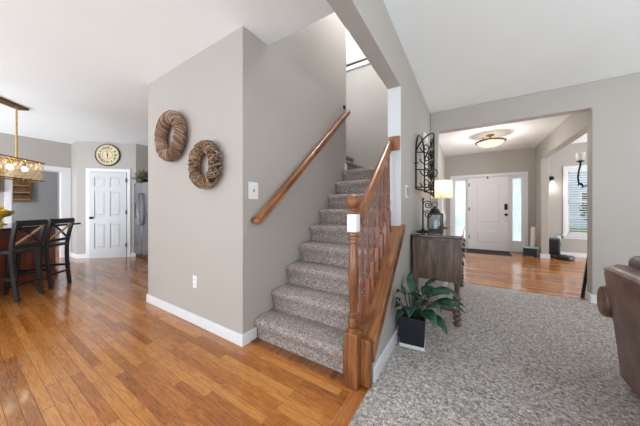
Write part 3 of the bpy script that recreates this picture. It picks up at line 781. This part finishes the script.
def make_stool(label):
    t_ = thing('counter_stool', label, 'stool', (0, 0, 0), RZ, 'black stools at the kitchen island')
    q = (.036, .036)
    for s in (-1, 1):
        pts = []
        for z in [i*1.0/14 for i in range(15)]:
            y = .045*math.sin(PI*min(1, z/.62)/2) if z < .62 else .045-.065*((z-.62)/.38)**1.3
            pts.append((s*(.165+.035*max(0, (z-.3)/.7)), y, z))
        MB().tube(pts, 1, flat=(.034, .042), up=(0, 1, 0)).build('back_leg', M_black, t_, bevel=.004)
        MB().tube([(s*.175, .40, 0), (s*.175, .385, .3), (s*.17, .37, .6)], 1, flat=q, up=(0, 1, 0)).build('front_leg', M_black, t_, bevel=.004)
        MB().box(s*.172-.012, .0, .27, s*.172+.012, .385, .305).build('stretcher', M_black, t_, bevel=.003)
    MB().box(-.16, .372, .2, .16, .398, .235).build('stretcher', M_black, t_, bevel=.003)
    MB().box(-.16, -.0, .19, .16, .022, .22).build('stretcher', M_black, t_, bevel=.003)
    b = MB(); n = 8
    b.prism([(-.21, .42), (-.205, .44), (.205, .44), (.21, .42), (.188, .04), (.15, .02), (-.15, .02), (-.188, .04)], .60, .64, 'z'); b.build('seat', M_black, t_, bevel=.01)
    # top rail, lower rail
    def arc(z, dy): return [(x, -.02+dy-.02*(1-(x/.22)**2), z) for x in [-.215+.43*i/8 for i in range(9)]]
    MB().tube(arc(.985, 0), 1, flat=(.075, .024), up=(0, 1, 0)).build('top_rail', M_black, t_, bevel=.006)
    MB().tube([(x, .035-.015*(1-(x/.2)**2), .70) for x in [-.18+.36*i/6 for i in range(7)]], 1, flat=(.04, .022), up=(0, 1, 0)).build('lower_rail', M_black, t_, bevel=.004)
    for s, m in ((-1, M_black), (1, M_tan)):  # tan on one brace paints a window reflection on black lacquer
        pts = []
        for i in range(9):
            f = i/8; pts.append((s*(-.165+.34*f), .03-.055*f**1.2-.012*math.sin(PI*f)-(.006 if s > 0 else 0), .715+.24*f))
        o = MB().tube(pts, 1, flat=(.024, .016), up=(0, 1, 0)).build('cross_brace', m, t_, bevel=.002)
        if s > 0: o['label'] = 'cross brace with window glint painted tan'
    return t_
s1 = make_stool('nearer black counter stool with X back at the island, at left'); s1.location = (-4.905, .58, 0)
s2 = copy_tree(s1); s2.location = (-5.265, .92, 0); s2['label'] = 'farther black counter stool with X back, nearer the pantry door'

# linear chandelier over the island
ch = thing('linear_chandelier', 'long gold lattice chandelier with bulbs hanging over the kitchen island', 'chandelier', (-5.825, .558, 1.62), RZ)
L0, L1, Hh, Wd = -.68, .31, .30, .11
MB().box(-.48, -.07, CZ-1.62-.035, .11, .07, CZ-1.62-.001).build('canopy', M_bronze, ch, bevel=.006)
for x in (0, -.32):
    b = MB(); b.tube([(x, 0, .30), (x, 0, CZ-1.62-.03)], .011, 10); b.lathe([(.045, .295), (.045, .31), (.015, .33)], (x, 0, 0), 14); b.build('rod', M_gold, ch)
b = MB()
for z in (0, Hh):
    for p, q in (((L0, -Wd, z), (L1, -Wd, z)), ((L0, Wd, z), (L1, Wd, z)), ((L0, -Wd, z), (L0, Wd, z)), ((L1, -Wd, z), (L1, Wd, z))): b.tube([p, q], 1, flat=(.024, .014), up=(0, 0, 1))
b.build('frame', M_bronze, ch)
b = MB()
def lattice(p0, ux, LL):
    sp, slope = .058, .62
    run = Hh*slope
    k = -run
    while k < LL:
        for sgn in (1, -1):
            a0, a1 = k, k+run
            zz0, zz1 = (0, Hh) if sgn > 0 else (Hh, 0)
            c0, c1 = max(a0, 0), min(a1, LL)
            if c1 - c0 > .01:
                za = zz0+(zz1-zz0)*(c0-a0)/run; zb = zz0+(zz1-zz0)*(c1-a0)/run
                b.tube([Vector(p0)+Vector(ux)*c0+Vector((0, 0, za)), Vector(p0)+Vector(ux)*c1+Vector((0, 0, zb))], .0042, 5)
        k += .078
lattice((L0, -Wd, 0), (1, 0, 0), L1-L0); lattice((L0, Wd, 0), (1, 0, 0), L1-L0); lattice((L1, -Wd, 0), (0, 1, 0), 2*Wd); lattice((L0, -Wd, 0), (0, 1, 0), 2*Wd)
b.build('lattice', M_gold, ch)
MB().tube([(L0+.1, 0, .29), (L1-.1, 0, .29)], .008, 8).build('cross_bar', M_gold, ch)
for x in (-.56, -.33, -.10, .12):
    b = MB(); b.sphere((x, 0, .17), .03, (1, 1, 1.25)); bu = b.build('bulb', M_bulb, ch)
    MB().lathe([(.016, .205), (.018, .25), (.012, .29)], (x, 0, 0), 10).build('lamp_holder', M_gold, bu)
# rustic racks
def rack(label, loc, rz, w, h):
    t_ = thing('wall_rack', label, 'rack', loc, rz)
    b = MB()
    b.box(-w/2, -.1, 0, -w/2+.025, 0, h); b.box(w/2-.025, -.1, 0, w/2, 0, h); b.box(-w/2, -.015, 0, w/2, 0, h); b.build('frame', M_wine, t_)
    for i in range(4):
        z = i*(h-.03)/3; MB().box(-w/2+.025, -.1, z, w/2-.025, -.016, z+.03).build('shelf', M_tan, t_, smooth=False)
rack('dark wooden wall rack left of the kitchen doorway', (-8.199, .36, 1.50), PI/2, .44, .50)
rack('dark wooden wall rack seen through the kitchen doorway in the far room', (-11.498, 1.12, 1.42), PI/2, .5, .66)

# ------------------------------------------------------------------ dresser and what stands on it
dx0, dx1, dy0, dy1, dz = -.53, -.07, 2.66, 4.14, .905
dr = thing('sideboard', 'dark wood antique sideboard with barley twist legs against the stair wall', 'sideboard', ((dx0+dx1)/2, (dy0+dy1)/2, .012))
Dp = Vector(((dx0+dx1)/2, (dy0+dy1)/2, .012)); DB = lambda: MB(Matrix.Translation(-Dp))
zl = .44
b = DB(); b.box(dx0+.02, dy0+.02, zl, dx1-.02, dy1-.02, dz-.03); b.build('body', M_dresser, dr, bevel=.004)
b = DB(); b.box(dx0, dy0, dz-.03, dx1+.01, dy1, dz); b.build('top', M_dresser_top, dr, bevel=.008)
for (x0, y0, x1, y1) in ((dx0+.015, dy0+.005, dx0+.07, dy0+.06), (dx1-.065, dy0+.005, dx1-.01, dy0+.06), (dx0+.015, dy1-.06, dx0+.07, dy1-.005), (dx1-.065, dy1-.06, dx1-.01, dy1-.005)):
    b = DB(); b.box(x0, y0, zl-.01, x1, y1, dz-.031); b.build('corner_post', M_dresser, dr, bevel=.003)
for z0, z1 in ((dz-.06, dz-.031), (zl, zl+.03)):
    b = DB(); b.box(dx0+.07, dy0+.008, z0, dx1-.065, dy0+.019, z1); b.build('end_rail', M_dresser, dr, bevel=.003)
fw = (dy1-dy0-.14)/3
for i in range(3):
    y0 = dy0+.07+fw*i; b = DB(); b.box(dx1-.021, y0+.008, zl+.03, dx1-.005, y0+fw-.008, dz-.06); d = b.build('drawer_front', M_dresser, dr, bevel=.005)
    for zz in (.60, .74):
        b = DB(); yc = y0+fw/2
        b.tube([(dx1-.005, yc-.05, zz), (dx1+.012, yc-.045, zz-.005), (dx1+.015, yc, zz-.035), (dx1+.012, yc+.045, zz-.005), (dx1-.005, yc+.05, zz)], .006, 7); b.build('drawer_pull', M_iron, d)
twist = [(.030, 0), (.034, .01), (.034, .03), (.022, .04), (.028, .05), (.028, .06)]
def leg(x, y):
    b = DB(); z0 = .012; prof = [(.03, 0), (.035, .012), (.035, .03), (.02, .042), (.02, .05)]
    z = .05
    while z < .30:
        for q in range(1, 7):
            a = PI*q/6; prof.append((.02+.021*math.sin(a), z+.05*q/6))
        z += .05
    prof += [(.024, z+.008), (.024, .42), (.03, zl-.022)]
    b.lathe([(r, min(zz, zl-.022)) for r, zz in prof], (x, y, z0), 14)
    b.box(x-.025, y-.025, .14, x+.025, y+.025, .19)
    b.build('leg', M_dresser, dr)
lx0, lx1, ly0, ly1 = dx0+.042, dx1-.036, dy0+.038, dy1-.038
for x in (lx0, lx1):
    for y in (ly0, ly1): leg(x, y)
for y in (ly0, ly1):
    b = DB(); b.box(lx0+.02, y-.018, .15, lx1-.02, y+.018, .18); b.build('cross_stretcher', M_dresser, dr, bevel=.004)
b = DB(); xm = (lx0+lx1)/2+.02; b.box(xm-.022, ly0+.01, .152, xm+.022, ly1-.01, .178); b.build('long_stretcher', M_paper, dr, bevel=.004)['label'] = 'pale long stretcher'

# table lamp
lp = thing('table_lamp', 'table lamp with cream pleated drum shade on far end of sideboard', 'lamp', (-.33, 3.70, dz))
MB().lathe([(.075, 0), (.08, .012), (.03, .022), (.022, .05)], seg=22).build('base', M_brass, lp)
MB().lathe([(.015, .045), (.045, .09), (.05, .15), (.03, .22), (.018, .27), (.014, .41), (.018, .43)], seg=20).build('glass_column', M_opal, lp)
b = MB(); n = 96; zs = (.415, .655)
R0 = [.132, .120]; A = []
for z, r0 in zip(zs, R0): A.append([b.v(((r0+.003*(-1)**k)*math.cos(2*PI*k/n), (r0+.003*(-1)**k)*math.sin(2*PI*k/n), z)) for k in range(n)])
for k in range(n): b.face([A[0][k], A[0][(k+1) % n], A[1][(k+1) % n], A[1][k]])
o = b.build('lamp_shade', M_shade, lp, smooth=False)
MB().sphere((0, 0, .50), .03, (1, 1, 1.3)).build('bulb', M_bell, lp)
lamp('table_lamp_light', 'POINT', (-.33, 3.70, dz+.56), 2.2, (1, .86, .66), .04)
# lantern
ln = thing('lantern', 'black metal lantern with domed top and ring on sideboard', 'lantern', (-.35, 3.11, dz), math.radians(12))
w = .08
MB().box(-w, -w, 0, w, w, .02).box(-w+.012, -w+.012, .02, w-.012, w-.012, .03).build('base', M_black_pl, ln, bevel=.004)
b = MB()
for sx in (-1, 1):
    for sy in (-1, 1): b.box(sx*w*.9-.007, sy*w*.9-.007, .03, sx*w*.9+.007, sy*w*.9+.007, .20)
b.box(-w, -w, .195, w, w, .21)
b.build('frame', M_black_pl, ln, bevel=.002)
b = MB()
for s in (-1, 1): b.box(s*w*.85-.001, -w*.8, .03, s*w*.85+.001, w*.8, .195); b.box(-w*.8, s*w*.85-.001, .03, w*.8, s*w*.85+.001, .195)
b.build('glass', M_glass, ln, smooth=False)
MB().lathe([(.075, .21), (.06, .225), (.05, .24), (.045, .262), (.025, .27), (.022, .285), (.008, .295)], seg=20).build('roof', M_black_pl, ln)
b = MB(); b.tube([(.028*math.cos(a), 0, .318+.028*math.sin(a)) for a in [2*PI*i/20 for i in range(20)]], .004, 6, closed=True); b.build('ring', M_black_pl, ln)
o = MB().lathe([(.025, 0), (.025, .10), (.004, .103)], (0, 0, .031), 16).build('candle', M_paper); o.location = (-.35, 3.11, dz); tag(o, 'pale pillar candle inside the black lantern', 'candle')
# iron grille on the wall, bowed out from it
GY, GZ = 3.17, 1.40
gr = thing('iron_scroll_grille', 'black wrought iron arched scroll grille hanging on wall above sideboard', 'wall decor', (XR+.03, GY, GZ))
wy = .30; hz = .42
def bow(p):
    f = max(0, 1-(p[1]/wy)**2)
    return (p[0]+.15*f**.7, p[1], p[2])
b = MB()
arch = [(0, -wy, 0)] + [(0, -wy, hz*i/4) for i in range(1, 5)] + [(0, -wy*math.cos(a), hz+.26*math.sin(a)) for a in [PI*i/16 for i in range(1, 16)]] + [(0, wy, hz*i/4) for i in range(4, -1, -1)]
b.tube(arch, .010, 7)
b.tube([bow(p) for p in arch], .009, 7)
lo = [(0, -wy+2*wy*i/12, -.09*(1-abs(-1+i/6))) for i in range(13)]
b.tube([bow(p) for p in lo], .009, 7)
b.tube([(.15, 0, -.09), (.15, 0, hz+.25)], .009, 7)
for z in (.02, .22, .42): b.tube([bow((0, -wy+2*wy*i/12, z)) for i in range(13)], .007, 6)
b.build('frame', M_iron, gr)
b = MB()
for s_ in (-1, 1):
    for z in (.02, .155, .29, .425, .55):
        for c0, dirn in (((s_*wy*.26, z), 1), ((s_*wy*.70, z+.05), -1)):
            if abs(c0[0]) > wy*.6 and z > .5: continue
            b.tube([bow(p) for p in spiral(c0, .066, .014, 0 if dirn > 0 else PI, (3.6*PI if dirn*s_ > 0 else -3.6*PI), 30)], .0065, 6)
b.build('scrolls', M_iron, gr)
b = MB(); b.tube([(.13+.055*math.cos(q), .03, .21+.055*math.sin(q)) for q in [2*PI*i/20 for i in range(20)]], .006, 6, closed=True); b.build('ring', M_iron, gr)
for y in (-.27, .27):
    b = MB(); b.tube([(-.029, y, .30), (.02, y, .30)], .006, 6); b.build('wall_pin', M_iron, gr)
# candle stand
cs = thing('candle_stand', 'slim black iron candle stand with round foot and curled arm on sideboard', 'candle stand', (-.455, 2.93, dz))
MB().lathe([(.075, 0), (.075, .008), (.03, .018), (.01, .035)], seg=22).build('foot', M_iron, cs)
b = MB(); b.tube([(0, 0, .02), (0, 0, .375)], .0085, 8); b.sphere((0, 0, .378), .013); b.build('pole', M_iron, cs)
for z in (.20, .31):
    b = MB(); b.tube(spiral((.05, z), .05, .008, PI, PI-3.6*PI, 28, plane='xz', x=.0), .005, 6); b.build('curl', M_iron, cs)

# ------------------------------------------------------------------ potted plant
pl = thing('potted_plant', 'leafy dark green houseplant in square navy planter on carpet', 'plant', (-.418, 2.16, .012), math.radians(6))
def taper(b, w0, w1, z0, z1):
    A = [b.v((x*w0, y*w0, z0)) for x, y in ((-1,-1),(1,-1),(1,1),(-1,1))]; B = [b.v((x*w1, y*w1, z1)) for x, y in ((-1,-1),(1,-1),(1,1),(-1,1))]
    b.face(A[::-1])
    for i in range(4): b.face([A[i], A[(i+1) % 4], B[(i+1) % 4], B[i]])
    return B
b = MB(); B = taper(b, .094, .105, .025, .25); I = [b.v((x*.095, y*.095, .25)) for x, y in ((-1,-1),(1,-1),(1,1),(-1,1))]; J = [b.v((x*.093, y*.093, .215)) for x, y in ((-1,-1),(1,-1),(1,1),(-1,1))]
for i in range(4): b.face([B[i], B[(i+1) % 4], I[(i+1) % 4], I[i]]); b.face([I[i], I[(i+1) % 4], J[(i+1) % 4], J[i]])
b.face(J); b.build('planter', M_pot, pl, bevel=.004)
MB().box(-.099, -.099, 0, .099, .099, .025).build('saucer', M_white_pl, pl, bevel=.004)
MB().box(-.092, -.092, .20, .092, .092, .218).build('soil', M_soil, pl)
def leaf(az, el, L, ll, lw, droop, twist=0):
    b = MB(); base = Vector((math.cos(az)*.03, math.sin(az)*.03, .215)); d = Vector((math.cos(az)*math.cos(el), math.sin(az)*math.cos(el), math.sin(el)))
    tip = base+d*L
    b.tube([base, base+d*L*.5+Vector((0, 0, .015)), tip], .0045, 6)
    h = Vector((math.cos(az), math.sin(az), 0)); side = Vector((-math.sin(az), math.cos(az), 0))
    n = 9; rows = []; e = el*.6; p = tip.copy()
    for i in range(n+1):
        f = i/n; wv = lw*(math.sin(PI*f**.8))**.9*(1-.25*f) if 0 < f < 1 else .002
        ee = e-droop*f; dirv = h*math.cos(ee)+Vector((0, 0, 1))*math.sin(ee)
        up = -h*math.sin(ee)+Vector((0, 0, 1))*math.cos(ee)
        sd = (side*math.cos(twist)+up*math.sin(twist))
        rows.append([b.v(p-sd*wv+up*wv*.28), b.v(p-sd*wv*.5+up*wv*.08), b.v(p), b.v(p+sd*wv*.5+up*wv*.08), b.v(p+sd*wv+up*wv*.28)])
        p = p+dirv*ll/n
    for A, B in zip(rows, rows[1:]):
        for k in range(4): b.face([A[k], A[k+1], B[k+1], B[k]])
    for v in b.bm.verts:
        if v.co.x < -.112: v.co.x = -.112+(v.co.x+.112)*.03
    o = b.build('leaf', M_leaf, pl, angle=80)
    m = o.modifiers.new('thick', 'SOLIDIFY'); m.thickness = .0015
R_ = math.radians
for az, el, L, ll, lw, dr_, tw in ((100, 78, .20, .22, .055, .3, .6), (-20, 52, .20, .26, .058, 1.1, .2), (20, 40, .22, .25, .055, 1.3, -.2), (-55, 45, .15, .20, .05, 1.5, .3), (-140, 58, .19, .17, .06, 1.3, .2),
        (-125, 52, .17, .21, .058, 1.5, -.2), (-90, 58, .15, .18, .05, 1.5, .2), (60, 55, .2, .22, .052, 1.0, .1), (-130, 74, .22, .15, .055, 1.2, 0), (-10, 70, .21, .2, .05, .8, .4), (-70, 72, .2, .17, .045, 1.1, -.4), (-35, 30, .13, .2, .05, 1.5, .1), (5, 62, .24, .24, .055, 1.4, .3), (85, 60, .14, .18, .05, 1.2, .5), (-105, 75, .24, .16, .05, .9, -.5), (-115, 44, .12, .17, .055, 1.5, .2), (40, 70, .27, .2, .05, .9, -.3), (-45, 62, .2, .2, .055, 1.5, -.3)):
    leaf(R_(az), R_(el), L, ll, lw*1.12, dr_, tw)

# ------------------------------------------------------------------ hall things
hl = thing('ceiling_light', 'brass semi flush ceiling light with glowing alabaster bowl in hall', 'ceiling light', (.37, 6.2, CZ))
MB().lathe([(.075, -.001), (.075, -.015), (.03, -.035), (.014, -.05), (.014, -.12), (.03, -.14), (.02, -.165)], seg=20).build('stem', M_brass, hl)
b = MB(); b.lathe([(.012, -.262), (.1, -.25), (.18, -.218), (.245, -.16), (.25, -.15), (.2, -.148), (.01, -.148)], seg=32); b.build('glass_bowl', M_bowl, hl)
b = MB(); b.tube([(.255*math.cos(a), .255*math.sin(a), -.15) for a in [2*PI*i/40 for i in range(40)]], .019, 8, closed=True)
for a in (0, 2*PI/3, 4*PI/3): b.tube([(.02*math.cos(a), .02*math.sin(a), -.15), (.2*math.cos(a), .2*math.sin(a), -.135), (.26*math.cos(a), .26*math.sin(a), -.13), (.27*math.cos(a), .27*math.sin(a), -.09)], .007, 7)
b.build('rim', M_bronze, hl)
MB().lathe([(.004, -.29), (.012, -.278), (.008, -.262)], seg=10).build('finial', M_brass, hl)
lamp('hall_light', 'POINT', (.37, 6.2, 2.30), 25, (1, .965, .92), .15)

sc = thing('wall_sconce', 'black wall sconce with lit white glass bell right of hall column', 'sconce', (1.72, Y0-.001, 1.92))
RXm = Matrix.Rotation(PI/2, 3, 'X')
MB().lathe([(.055, 0), (.055, .02), (.03, .03)], seg=18, rot=RXm).build('backplate', M_knob, sc)
b = MB(); b.tube([(0, -.02, 0), (0, -.09, .02), (0, -.13, -.01), (0, -.13, -.07)], .009, 8); b.build('arm', M_knob, sc)
b = MB(); b.lathe([(.024, -.06), (.034, -.08), (.05, -.12), (.07, -.165), (.075, -.17)], (0, -.13, 0), 20); b.build('glass_bell', M_bell, sc)
lamp('sconce_light', 'POINT', (1.72, Y0-.135, 1.68), 1.6, (1, .95, .87), .05)

dc = thing('iron_chandelier', 'black iron scroll chandelier with white cups in the dining room, half hidden', 'chandelier', (2.06, 6.02, 1.5))
MB().lathe([(.06, CZ-1.5-.001), (.06, CZ-1.53), (.008, CZ-1.55), (.008, .65), (.03, .6), (.02, .3), (.035, .12), (.01, .05)], seg=16).build('stem', M_iron, dc)
for i in range(5):
    a = PI+2*PI*i/5; u = Vector((math.cos(a), math.sin(a), 0))
    pr = [(0, .55), (.12, .60), (.22, .52), (.26, .36), (.27, .2), (.30, .08), (.36, .06), (.42, .12), (.43, .22), (.42, .34), (.40, .44), (.40, .50)]
    pts = [u*r_+Vector((0, 0, z_)) for r_, z_ in pr]
    ar = MB().tube(pts, .013, 8).build('arm', M_iron, dc)
    b = MB(); b.tube([u*(.40+.03*math.cos(q))+Vector((0, 0, .07+.05*math.sin(q))) for q in [i2*.5 for i2 in range(9)]], .009, 6); b.build('curl', M_iron, ar)
    b = MB(); b.lathe([(.05, .50), (.055, .51), (.02, .52)], u*.40, 14); b.build('drip_pan', M_iron, ar)
    b = MB(); b.lathe([(.03, .52), (.05, .53), (.058, .60), (.06, .66), (.055, .66), (.045, .55), (.02, .54)], u*.40, 16); b.build('glass_cup', M_opal, ar)

bn = thing('step_stool', 'small navy step stool with pale top beside hall column', 'stool', (1.235, 7.6, 0))
for s in (-1, 1): MB().prism([(-.11, 0), (.11, 0), (.09, .21), (-.09, .21)], s*.105-.012, s*.105+.012, 'x').build('side', M_navy, bn, bevel=.003)
MB().box(-.093, -.012, .06, .093, .012, .205).build('brace', M_navy, bn, bevel=.003)
MB().box(-.093, -.10, .03, .093, -.085, .20).build('front_board', M_navy, bn, bevel=.003)
MB().box(-.14, -.125, .21, .14, .125, .235).build('top', M_teal, bn, bevel=.006)
ro = MB(); ro.lathe([(.042, 0), (.046, .02), (.046, .46), (.03, .48), (.004, .482)], seg=14)
ro = ro.build('paper_roll', M_paper); ro.location = (1.30, 7.66, .237); ro.rotation_euler = (math.radians(-4), math.radians(2), 0)
tag(ro, 'pale rolled paper standing on the navy step stool', 'paper roll')

dk = thing('vacuum_dock', 'tall dark charging dock against wall behind the robot vacuum', 'dock', (1.72, 7.93, 0))
MB().box(-.13, -.02, 0, .13, .13, .44).build('tower', M_grey_pr, dk, bevel=.015)
MB().box(-.13, -.13, 0, .13, -.021, .02).build('ramp', M_black_pl, dk, bevel=.006)
MB().box(-.10, -.028, .05, .10, -.021, .40).build('front_panel', M_black_pl, dk, bevel=.006)
b = MB(); b.tube([(.135, .1, .2), (.17, .12, .28), (.14, .14, .38), (.14, .155, .40)], .005, 6); b.build('power_cord', M_knob, dk)
rv = thing('robot_vacuum', 'round black robot vacuum on hall floor in front of its dock', 'robot vacuum', (1.83, 7.60, 0))
MB().lathe([(.16, .012), (.172, .02), (.174, .07), (.168, .082), (.004, .086)], seg=36).build('body', M_black_pl, rv)
MB().lathe([(.05, .084), (.05, .098), (.045, .102), (.004, .102)], seg=20).build('turret', M_grey_pr, rv)
for s in (-1, 1): MB().box(s*.11-.012, -.03, 0, s*.11+.012, .03, .03).build('wheel', M_knob, rv)

tag(MB().box(.0-.08, 7.42, .001, .88, 7.98, .014).build('doormat', M_mat_rug, bevel=.005), 'charcoal doormat on the wood floor inside the front door', 'doormat')

# slim dark folded stand leaning behind the right jamb
ea = thing('leaning_stand', 'slim black folded stand leaning at the right side of the hall opening', 'stand', (1.22, 4.43, 0))
b = MB(); b.prism([(.0, 0), (.032, 0), (.135, 1.0), (.110, 1.0)], -.02, .01, 'y'); b.build('front_rail', M_black_pl, ea, bevel=.004)
b = MB(); b.prism([(.30, 0), (.34, 0), (.14, 1.0), (.11, 1.0)], .022, .05, 'y'); b.build('rear_rail', M_black_pl, ea, bevel=.004)
b = MB(); b.box(.02, -.034, .24, .06, -.02, .29); b.build('clip', M_black_pl, ea)
# ------------------------------------------------------------------ sofa
sf = thing('sofa', 'brown leather sofa with its back toward the stairs at right edge', 'sofa', (1.3, 1.55, .012))
Sp = Vector((1.3, 1.55, .012)); SB = lambda: MB(Matrix.Translation(-Sp))
y0, y1 = .75, 2.385
prof = [(.90, .035), (.86, .04), (.832, .075), (.818, .24), (.802, .40), (.784, .54), (.768, .66), (.758, .755), (.768, .785), (.82, .815), (.90, .81), (.98, .76), (1.03, .6), (1.06, .40), (1.07, .12)]
b = SB(); secs = 18; rings = []
for i in range(secs+1):
    f = i/secs; y = y0+(y1-y0)*f
    e = min(f, 1-f)*(y1-y0); ins = .010*max(0, 1-e/.05)**2
    wv = .006*math.sin(y*9)+.004*math.sin(y*23+1)
    rings.append([b.v((x+(ins if x < .95 else -ins)+wv*math.sin(z*8), y, z-ins*.8*(1 if z > .5 else 0))) for x, z in prof])
n = len(prof)
for A, B in zip(rings, rings[1:]):
    for k in range(n): b.face([A[k], A[(k+1) % n], B[(k+1) % n], B[k]])
b.face(rings[0]); b.face(rings[-1][::-1]); b.build('back', M_leather, sf, angle=60)
b = SB()
b.tube([(.764, y, .775) for y in (y0+.02, y1-.02)], .007, 6); b.build('piping', M_leather, sf)
b = SB(); b.box(.93, y0+.02, .10, 1.72, y1-.02, .30); b.build('base', M_leather, sf, bevel=.02)
for ya, yb, sg in ((2.39, 2.53, 1), (.605, .745, -1)):
    b = SB(); yc = (ya+yb)/2; pa = [(ya+.02, .10), (yb-.04, .10), (yb-.045, .40)]
    c = (yc+.0*sg, .50)
    arc = [(c[0]+.085*math.cos(a), c[1]+.10*math.sin(a)) for a in [(-.35+PI*1.7*i/14) for i in range(15)]]
    poly = [(c[0]-.004+.072*math.cos(a), c[1]+.03+.108*math.sin(a)) for a in [2*PI*i/24 for i in range(24)]]
    b.prism(poly, .772, 1.72, 'x'); b.box(.93, yc-.05, .10, 1.69, yc+.04, .48); b.build('arm', M_leather, sf, bevel=.028, seg=4)
for i in range(2):
    ya = y0+.02+i*(y1-y0-.04)/2; yb = ya+(y1-y0-.04)/2-.01
    b = SB(); b.box(1.08, ya, .305, 1.74, yb, .47); b.build('seat_cushion', M_leather, sf, bevel=.05, seg=4)
    b = SB(); b.box(.85, ya+.01, .66, 1.10, yb+.0, .885); b.box(1.0, ya+.02, .47, 1.16, yb-.02, .7)
    b.build('back_cushion', M_leather, sf, bevel=.05, seg=4)
for x in (.98, 1.66):
    for y in (y0+.06, y1-.06): b = SB(); b.lathe([(.022, .012), (.03, .10)], (x, y, 0), 12); b.build('foot', M_darkbr, sf)
